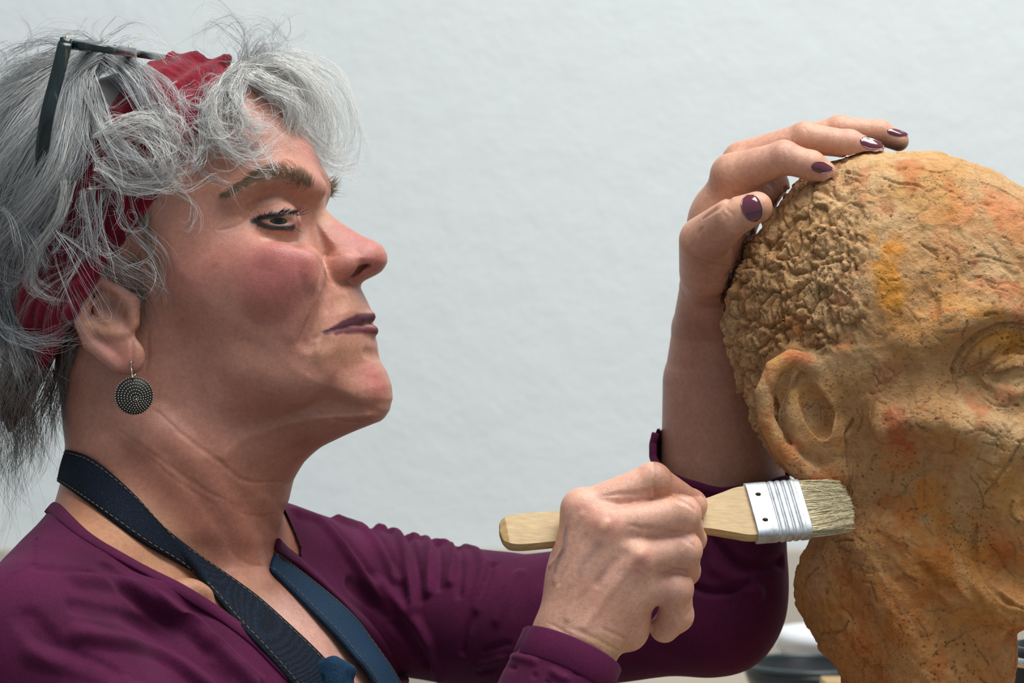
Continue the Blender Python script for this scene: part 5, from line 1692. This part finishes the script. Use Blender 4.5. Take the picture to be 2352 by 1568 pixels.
# ---------------------------------------------------------------- fingernails
m_nail = mat('plum_nail_varnish', srgb(92, 34, 52), rough=0.12, spec=0.6)
m_nail.node_tree.nodes['Principled BSDF'].inputs['Coat Weight'].default_value = 0.6
def nail(center, along_, half_l, half_w, point=0.25, lift=2.5):
    """a curved varnished plate that follows the finger's surface under it"""
    a = nrm(A(*along_, 0))[:2]; b = A(-a[1], a[0])[:2]
    n1, n2 = 15, 11
    s = np.linspace(-1, 1, n1); r = np.linspace(-1, 1, n2)
    wid = np.sqrt(np.clip(1 - np.abs(s) ** 2.6, 0.0, 1)) * np.where(s > 0, 1 - point * s, 1)
    uv = A(*center)[None, None] + s[:, None, None] * half_l * a + (r[None, :] * wid[:, None])[..., None] * half_w * b
    flat_ = uv.reshape(-1, 2)
    w0 = np.array([P_.anchor(*q)[1] for q in flat_])
    ws = np.linspace(-30, 30, 31)
    P = np.array([[W(u, v, w + d) for d in ws] for (u, v), w in zip(flat_, w0)])
    F_ = B.eval_blocks(P, P.min(1), P.max(1))
    neg = F_ < 0
    hit = np.where(neg.any(1), neg.argmax(1), 15)
    ww = (w0 + ws[hit]).reshape(n1, n2)
    for _ in range(6):
        q = np.pad(ww, 1, mode='edge')
        ww = (q[:-2, 1:-1] + q[2:, 1:-1] + q[1:-1, :-2] + q[1:-1, 2:] + 2 * ww) / 6
    dome = (1 - r[None] ** 2) * 3.0 * wid[:, None]
    G = np.array([W(u, v, w - lift - d) for (u, v), w, d in zip(flat_, ww.ravel(), np.broadcast_to(dome, (n1, n2)).ravel())]).reshape(n1, n2, 3)
    back = G + A(0, 5.0, 0)
    V = np.concatenate([G.reshape(-1, 3), back.reshape(-1, 3)])
    F = []
    N = n1 * n2
    for i in range(n1 - 1):
        for j in range(n2 - 1):
            q = [i * n2 + j, i * n2 + j + 1, (i + 1) * n2 + j + 1, (i + 1) * n2 + j]
            F.append(q); F.append([x + N for x in q[::-1]])
    rim_ = [i * n2 for i in range(n1)] + [(n1 - 1) * n2 + j for j in range(1, n2)] + [i * n2 + n2 - 1 for i in range(n1 - 2, -1, -1)] + [j for j in range(n2 - 2, 0, -1)]
    for i in range(len(rim_)):
        x, y = rim_[i], rim_[(i + 1) % len(rim_)]
        F.append([y, x, x + N, y + N])
    return link('fingernail', V, np.array(F), m_nail, body)
nail((1727, 478), (0.34, 0.94), 33, 23, 0.1)
nail((1889, 385), (1.0, 0.14), 26, 13, 0.55)
nail((2003, 329), (0.95, 0.28), 29, 13, 0.45)
nail((2062, 305), (0.97, 0.22), 25, 8, 0.3)

# ---------------------------------------------------------------- paint brush
m_wood = mat('beech_handle', rough=0.5)
t = NT(m_wood); v = t.coord((8, 60, 60))
gr = t.ramp(t.noise(t.coord((14, 90, 90), (0, 0.09, 0)), 7, 4, 0.6), [(0.3, tuple(srgb(160, 130, 82))), (0.7, tuple(srgb(190, 160, 108)))])
t.base(gr)
m_tin = mat('tinned_ferrule', srgb(196, 200, 204), rough=0.5, metal=0.7)
t = NT(m_tin); v = t.coord()
t.base(t.ramp(t.noise(v, 160, 4, 0.7), [(0.3, tuple(srgb(146, 150, 154))), (0.65, tuple(srgb(192, 198, 202)))]))
m_hole = mat('dark_nail', (0.05, 0.035, 0.02), rough=0.5, metal=0.6)
m_bristle = mat('pale_bristle', rough=0.6, attr='tint')
rows = []
for s_, h_ in zip(outline[:, 0], hw):
    th_ = 14 * min(1, 0.5 + s_ / 30)
    rows.append([bpt(s_, y, z) for y, z in ((-h_, -th_ * 0.3), (-h_ + 5, -th_), (0, -th_ * 1.08), (h_ - 5, -th_), (h_, -th_ * 0.3), (h_, th_ * 0.3), (h_ - 5, th_), (0, th_ * 1.08), (-h_ + 5, th_), (-h_, th_ * 0.3))])
V = np.array(rows).reshape(-1, 3); m_ = 10; n_ = len(rows)
i = np.arange(n_ - 1)[:, None] * m_; j = np.arange(m_)[None]
F = np.stack([i + j, i + m_ + j, i + m_ + (j + 1) % m_, i + (j + 1) % m_], -1).reshape(-1, 4)
caps = [[0, 1, 8, 9], [1, 2, 7, 8], [2, 3, 6, 7], [3, 4, 5, 6]]
F = np.vstack([F, [c[::-1] for c in caps], [[x + (n_ - 1) * m_ for x in c] for c in caps]])
brush = empty('paint_brush', M(bpt(300, 0)), 'flat bristle brush with pale wooden handle, held against the bust', 'brush')
link('handle', V, F, m_wood, brush, smooth_shade=False)
# ferrule: rounded sleeve with four pressed grooves
ss = np.linspace(0, 124, 125)
groove = sum(np.exp(-((ss - g_) / 2.6) ** 2) for g_ in (52, 68, 84, 100)) * 2.2 - sum(np.exp(-((ss - g_) / 3.5) ** 2) for g_ in (60, 76, 92, 108)) * 0.7
ph = np.linspace(0, 2 * np.pi, 49)[:-1]
ce, se = np.cos(ph), np.sin(ph)
sup = lambda c, e: np.sign(c) * np.abs(c) ** e
rows = [[bpt(fs + s_, (74 - g_ * 0.6) * sup(c, 0.35), (23 - g_) * sup(d, 0.5)) for c, d in zip(ce, se)] for s_, g_ in zip(ss, groove)]
rows = [[bpt(fs, 60 * sup(c, 0.35), 12 * sup(d, 0.5)) for c, d in zip(ce, se)]] + rows + [[bpt(fs + 124, 66 * sup(c, 0.35), 17 * sup(d, 0.5)) for c, d in zip(ce, se)], [bpt(fs + 90, 60 * sup(c, 0.35), 15 * sup(d, 0.5)) for c, d in zip(ce, se)]]
V = np.array(rows).reshape(-1, 3); m_ = 48; n_ = len(rows)
i = np.arange(n_ - 1)[:, None] * m_; j = np.arange(m_)[None]
F = np.stack([i + j, i + (j + 1) % m_, i + m_ + (j + 1) % m_, i + m_ + j], -1).reshape(-1, 4)
fer = link('ferrule', V, F, m_tin, brush)
for y in (-34, 34):
    Vn, Fn, _ = uv_sphere(bpt(fs + 22, y, 20), 7, bz, 16, 10)
    Vn = bpt(fs + 22, y, 23) + (Vn - bpt(fs + 22, y, 20)) * (1 - 0.6 * np.abs(bz))
    link('nail', Vn, Fn, m_hole, fer)
# bristles, splayed against the clay under the ear lobe
nb_ = 3000
y0 = r5.uniform(-66, 66, nb_); z0 = r5.uniform(-15, 15, nb_)
ln = 124 - 58 * r5.random(nb_) ** 1.5 - 14 * (np.abs(y0) / 66) ** 2
tq = np.linspace(0, 1, 7)
paths = np.empty((nb_, 7, 3))
jy, jz = r5.normal(0, 6.0, nb_), r5.normal(0, 4.0, nb_)
for k_, q in enumerate(tq):
    yy = y0 * (1 + 0.06 * q) + (6 - 16 * y0 / 66) * q ** 2 + r5.normal(0, 1, nb_) * 0 + jy * q ** 1.5
    zz = z0 * (1 - 0.2 * q) + 10 * q ** 2 + jz * q ** 1.5
    paths[:, k_] = BA + bx * (fs + 108 + ln[:, None] * q) + by * yy[:, None] + bz * zz[:, None]
# keep every bristle outside the clay
fl = paths.reshape(-1, 3)
for _ in range(4):
    d = S.eval_blocks(fl[:, None, :], fl, fl)[:, 0]
    dm = np.clip(9 - d, 0, 25)
    fl -= np.where(d < 9, dm, 0)[:, None] * A(0.25, 0.93, 0.1)
paths = fl.reshape(nb_, 7, 3)
cb = srgb(226, 212, 172) * r5.uniform(0.6, 1.15, (nb_, 1))
Vt, Ft, Ct = tubes(paths, 1.0 * np.linspace(1, 0.4, 7)[None].repeat(nb_, 0), 3, cb)
link('bristles', Vt, Ft, m_bristle, brush, color=Ct, kind='stuff')

# ---------------------------------------------------------------- earring
m_silver = mat('oxidised_silver', (0.36, 0.34, 0.30), rough=0.35, metal=1.0)
m_black = mat('blackened_silver', (0.02, 0.02, 0.018), rough=0.45, metal=0.5)
de = min(P_.anchor(308, 908)[1], P_.anchor(300, 850)[1]) - 24
ear_c = W(308, 909, de)
earring = empty('earring', M(W(308, 952, de)), 'round silver drop earring ringed with tiny beads, under the ear', 'earring')
en = nrm(A(0.12, -1, 0.12)); ex = nrm(np.cross(en, A(0, 0, 1))); ey = np.cross(ex, en)
if ey[2] < 0: ey = -ey
Rd = 41
def dome(x, y):
    r2 = (x * x + y * y) / Rd ** 2
    return 11 * (1 - r2)
rr_ = np.linspace(0.02, 1, 12); pp_ = np.linspace(0, 2 * np.pi, 49)[:-1]
rows = [[ear_c + ex * Rd * r_ * math.cos(a) + ey * Rd * r_ * math.sin(a) + en * dome(Rd * r_ * math.cos(a), Rd * r_ * math.sin(a)) for a in pp_] for r_ in rr_]
rows += [[ear_c + ex * Rd * math.cos(a) + ey * Rd * math.sin(a) - en * 4 for a in pp_], [ear_c + ex * 1 * math.cos(a) + ey * 1 * math.sin(a) - en * 5 for a in pp_]]
V = np.array(rows).reshape(-1, 3); m_ = 48; n_ = len(rows)
i = np.arange(n_ - 1)[:, None] * m_; j = np.arange(m_)[None]
F = np.stack([i + j, i + m_ + j, i + m_ + (j + 1) % m_, i + (j + 1) % m_], -1).reshape(-1, 4)
link('disc', V, F, m_black, earring)
parts_ = []
for q, nbead in enumerate((1, 8, 14, 20, 26, 32, 38, 46)):
    cx, cy = -5 * (1 - q / 7.0), -9 * (1 - q / 7.0)
    r_ = 40.5 * q / 7.0
    for b_ in range(nbead):
        a = 2 * math.pi * b_ / nbead + q
        x, y = cx + r_ * math.cos(a), cy + r_ * math.sin(a)
        Vn, Fn, _ = uv_sphere(ear_c + ex * x + ey * y + en * (dome(x, y) + 0.6), 1.95 if q else 3.2, en, 8, 6)
        parts_.append((Vn, Fn))
V, F = merge(parts_)
link('beads', V, F, m_silver, earring, kind='stuff')
lobe = P_.anchor(302, 838)
hook = catmull([ear_c + ey * 40 - en * 2, W(304, 866, de - 2), W(302, 848, lobe[1] - 6), W(301, 832, lobe[1] - 4), W(301, 826, lobe[1] + 6)], 30)
hook2 = catmull([W(301, 826, lobe[1] + 6), W(308, 840, lobe[1] + 40), W(312, 858, de + 14), ear_c + ex * 6 + ey * 40 - en * 2], 30)
Vt, Ft, _ = tubes(np.stack([hook, hook2]), np.full((2, 30), 2.3), 8)
link('hook', Vt, Ft, m_silver, earring)

# ---------------------------------------------------------------- spectacles pushed up into the hair
m_horn = mat('dark_horn_acetate', rough=0.18)
t = NT(m_horn); v = t.coord()
t.base(t.ramp(t.noise(t.coord((1, 1, 0.25)), 130, 4, 0.6, 1.0), [(0.35, tuple(srgb(14, 26, 30))), (0.6, tuple(srgb(30, 46, 48))), (0.72, tuple(srgb(96, 88, 60)))]))
m_brass = mat('aged_brass', (0.30, 0.24, 0.12), rough=0.4, metal=0.8)
m_glass = mat('clear_lens', (1, 1, 1), rough=0.02)
m_glass.node_tree.nodes['Principled BSDF'].inputs['Transmission Weight'].default_value = 1.0
m_glass.node_tree.nodes['Principled BSDF'].inputs['IOR'].default_value = 1.05
g0, g1 = W(150, 99, -318), W(300, 120, 272)
gx = (g1 - g0); gl = np.linalg.norm(gx); gx = gx / gl
gh = A(0.88, 0.22, -0.12); gh = nrm(gh - gx * (gh @ gx))
gn = np.cross(gx, gh)
gl_c = (g0 + g1) / 2
spec = empty('eyeglasses', M(W(130, 260, -285)), 'dark horn-rimmed eyeglasses pushed up into the grey hair', 'eyeglasses')
def rim_loop(c, hw_, hh_):
    a = np.linspace(0, 2 * np.pi, 61)
    return np.array([c + gx * hw_ * sup(np.cos(x), 0.55) + gh * hh_ * sup(np.sin(x), 0.6) for x in a])
frames = []
for s in (-1, 1):
    c = (g0 + g1) / 2 + gx * s * gl * 0.26 + gh * 50
    L = rim_loop(c, gl * 0.215, 46)
    out_ = L - c
    frames.append(sweep(L, rect(11, 8, 0.6), np.tile(gn, (61, 1))))
    fanV = np.vstack([c[None], L[:-1]])
    nL = len(L) - 1
    fF = np.array([[0, 1 + q, 1 + (q + 1) % nL, 1 + (q + 1) % nL] for q in range(nL)])
    Vg = np.vstack([fanV + gn * 2, fanV - gn * 2])
    Fg = [[0, 1 + q, 1 + (q + 1) % nL] for q in range(nL)] + [[nL + 1, nL + 2 + (q + 1) % nL, nL + 2 + q] for q in range(nL)]
    Fg += [[1 + q, nL + 2 + q, 1 + (q + 1) % nL] for q in range(nL)] + [[1 + (q + 1) % nL, nL + 2 + q, nL + 2 + (q + 1) % nL] for q in range(nL)]
    link('lens', Vg, np.array(Fg), m_glass, spec)
mid_ = gl_c + gh * 40
br = catmull([mid_ - gx * gl * 0.06, mid_ - gh * 8 + gn * 4, mid_ + gx * gl * 0.06], 12)
frames.append(sweep(br, rect(9, 8, 0.6), np.tile(gn, (12, 1))))
# brow bar with the end pieces
bar = catmull([g0 - gx * 4, g0 + gx * gl * 0.25, g1 - gx * gl * 0.25, g1 + gx * 4], 40)
frames.append(sweep(bar, rect(12, 12, 0.6), np.tile(gh, (40, 1))))
V, F = merge(frames)
link('frame', V, F, m_horn, spec)
for s, gp in ((-1, g0), (1, g1)):
    end = W(108, 268, -330) if s < 0 else W(290, 300, 300)
    arm = catmull([gp, gp * 0.5 + end * 0.5, end, end + (end - gp) * 0.5 + A(0, 44, 0), end + (end - gp) * 0.9 + A(8, 100, -10)], 30)
    Va, Fa = sweep(arm, rect(15, 7, 0.5), np.tile(A(0, -1, 0), (30, 1)), scale=np.stack([np.linspace(1.0, 0.95, 30), np.ones(30)], 1))
    link('temple', Va, Fa, m_horn, spec)
    Vh_, Fh_ = sweep(np.array([gp - gx * 10 * s + A(0, 0, 16), gp - gx * 10 * s - A(0, 0, 0), gp - gx * 10 * s - A(0, 0, 10)]), rect(3, 3), A(0, -1, 0))
    link('hinge', Vh_, Fh_, m_brass, spec)

# ---------------------------------------------------------------- bench and vessels far behind
m_bench = mat('pale_bench_top', rough=0.6)
t = NT(m_bench); t.base(t.ramp(t.noise(t.coord((1, 8, 8)), 6, 4), [(0.3, tuple(srgb(168, 158, 144))), (0.7, tuple(srgb(182, 172, 156)))]))
def Pm(u, v, y): 
    return M(W(u, v, y / K))
def lathe(prof, c, n=40):
    """rings (radius, height) about a vertical axis at c (metres)"""
    a = np.arange(n) * 2 * np.pi / n
    V = np.array([[c[0] + r * math.cos(x), c[1] + r * math.sin(x), c[2] + z] for r, z in prof for x in a])
    i = np.arange(len(prof) - 1)[:, None] * n; j = np.arange(n)[None]
    F = np.stack([i + j, i + (j + 1) % n, i + n + (j + 1) % n, i + n + j], -1).reshape(-1, 4)
    return V, F
yb_ = 0.82
bz_ = Pm(1900, 1578, 0.95)[2]
bench = empty('bench', (0.55, 0.9, 0), 'pale wooden bench standing along the beige lower wall', 'bench')
bm_obj('bench_top', box_bm((-0.05, 0.5, bz_ - 0.04), (1.3, 1.12, bz_), 0.004), m_bench, bench)
for x in (0.0, 1.22):
    for y in (0.53, 1.05):
        bm_obj('leg', box_bm((x, y, 0), (x + 0.05, y + 0.05, bz_ - 0.04), 0.003), m_bench, bench)
m_white = mat('white_plastic', (0.80, 0.82, 0.86), rough=0.35)
m_blk = mat('black_enamel', (0.012, 0.014, 0.016), rough=0.3)
p = Pm(1935, 1560, 0.95); zt = Pm(1935, 1446, 0.95)[2] - bz_
tub = empty('plastic_tub', (p[0], p[1], bz_), 'white plastic tub on the bench behind the bust', 'tub')
V, F = lathe([(0.001, 0.0), (0.05, 0.0), (0.054, 0.004), (0.062, zt - 0.012), (0.066, zt - 0.012), (0.066, zt), (0.060, zt), (0.052, 0.008), (0.001, 0.008)], (p[0], p[1], bz_))
link('body', V, F, m_white, tub, units=False)
a = np.linspace(0, np.pi, 30)
hd = np.array([[p[0] + 0.066 * math.cos(x), p[1] - 0.03 * math.sin(x), bz_ + zt - 0.01 - 0.035 * math.sin(x)] for x in a])
V, F, _ = tubes(hd[None], np.full((1, 30), 0.002), 8)
link('handle', V, F, m_steel, tub, units=False)
p = Pm(1862, 1560, 0.80)
zt = Pm(1862, 1530, 0.80)[2] - bz_
pan = empty('shallow_pan', (p[0], p[1], bz_), 'shallow black dish on the bench, blurred behind the bust neck', 'dish')
V, F = lathe([(0.001, 0.0), (0.045, 0.0), (0.058, zt * 0.7), (0.062, zt), (0.058, zt), (0.043, 0.005), (0.001, 0.005)], (p[0], p[1], bz_))
link('body', V, F, m_blk, pan, units=False)
V, F = lathe([(0.058, zt), (0.0625, zt), (0.0635, zt + 0.002), (0.0625, zt + 0.004), (0.058, zt + 0.004), (0.058, zt)], (p[0], p[1], bz_))
link('rim', V, F, mat('blue_grey_rim', srgb(34, 50, 56), rough=0.3), pan, units=False)
p = Pm(1945, 1559, 0.6)
block = bm_obj('wooden_block', box_bm((p[0] - 0.02, 0.58, bz_ + 0.0003), (p[0] + 0.09, 0.62, p[2]), 0.003), m_wood, None, label='pale wooden block on the bench, low behind the bust neck', category='block')
# ---------------------------------------------------------------- modelling stand under the bust, pot beside it
m_board = mat('stand_board', rough=0.6)
t = NT(m_board); t.base(t.ramp(t.noise(t.coord((1, 9, 9)), 8, 4), [(0.3, tuple(srgb(150, 116, 80))), (0.7, tuple(srgb(178, 142, 102)))]))
nb0 = M(W(2128, 1800, 70))
zb = float(M(T.V)[:, 2].min()) - 0.0005
stand = empty('modelling_stand', (nb0[0], nb0[1], 0), 'wooden modelling stand carrying the clay bust', 'stand')
bm_obj('board', box_bm((nb0[0] - 0.16, nb0[1] - 0.16, zb - 0.03), (nb0[0] + 0.30, nb0[1] + 0.22, zb), 0.004), m_board, stand)
V, F = lathe([(0.001, 0.0), (0.03, 0.0), (0.03, zb - 0.05), (0.09, zb - 0.05), (0.09, zb - 0.03), (0.001, zb - 0.03)], (nb0[0], nb0[1], 0))
link('column', V, F, m_steel, stand, units=False)
for k_ in range(3):
    an = k_ * 2 * math.pi / 3 + 0.5
    V, F = sweep(np.array([[nb0[0] + 0.02 * math.cos(an), nb0[1] + 0.02 * math.sin(an), 0.22], [nb0[0] + 0.15 * math.cos(an), nb0[1] + 0.15 * math.sin(an), 0.10], [nb0[0] + 0.28 * math.cos(an), nb0[1] + 0.28 * math.sin(an), 0.016]]), np.array(rect(0.015, 0.01)), A(0, 0, 1))
    link('leg', V, F, m_steel, stand, units=False)
pc = M(W(2440, 1600, 560))
zt = M(W(2440, 1480, 560))[2] - zb
pot = empty('pot', (pc[0], pc[1], zb), 'black pot with a steel band, behind the neck of the bust', 'pot')
V, F = lathe([(0.001, 0.0), (0.03, 0.0), (0.034, 0.004), (0.034, zt - 0.004), (0.033, zt), (0.030, zt), (0.030, 0.008), (0.001, 0.008)], (pc[0], pc[1], zb))
link('body', V, F, m_blk, pot, units=False)
zr = M(W(2440, 1514, 560))[2] - zb
V, F = lathe([(0.034, zr - 0.003), (0.0352, zr - 0.002), (0.0356, zr), (0.0352, zr + 0.002), (0.034, zr + 0.003)], (pc[0], pc[1], zb))
link('band', V, F, m_steel, pot, units=False)
settle()
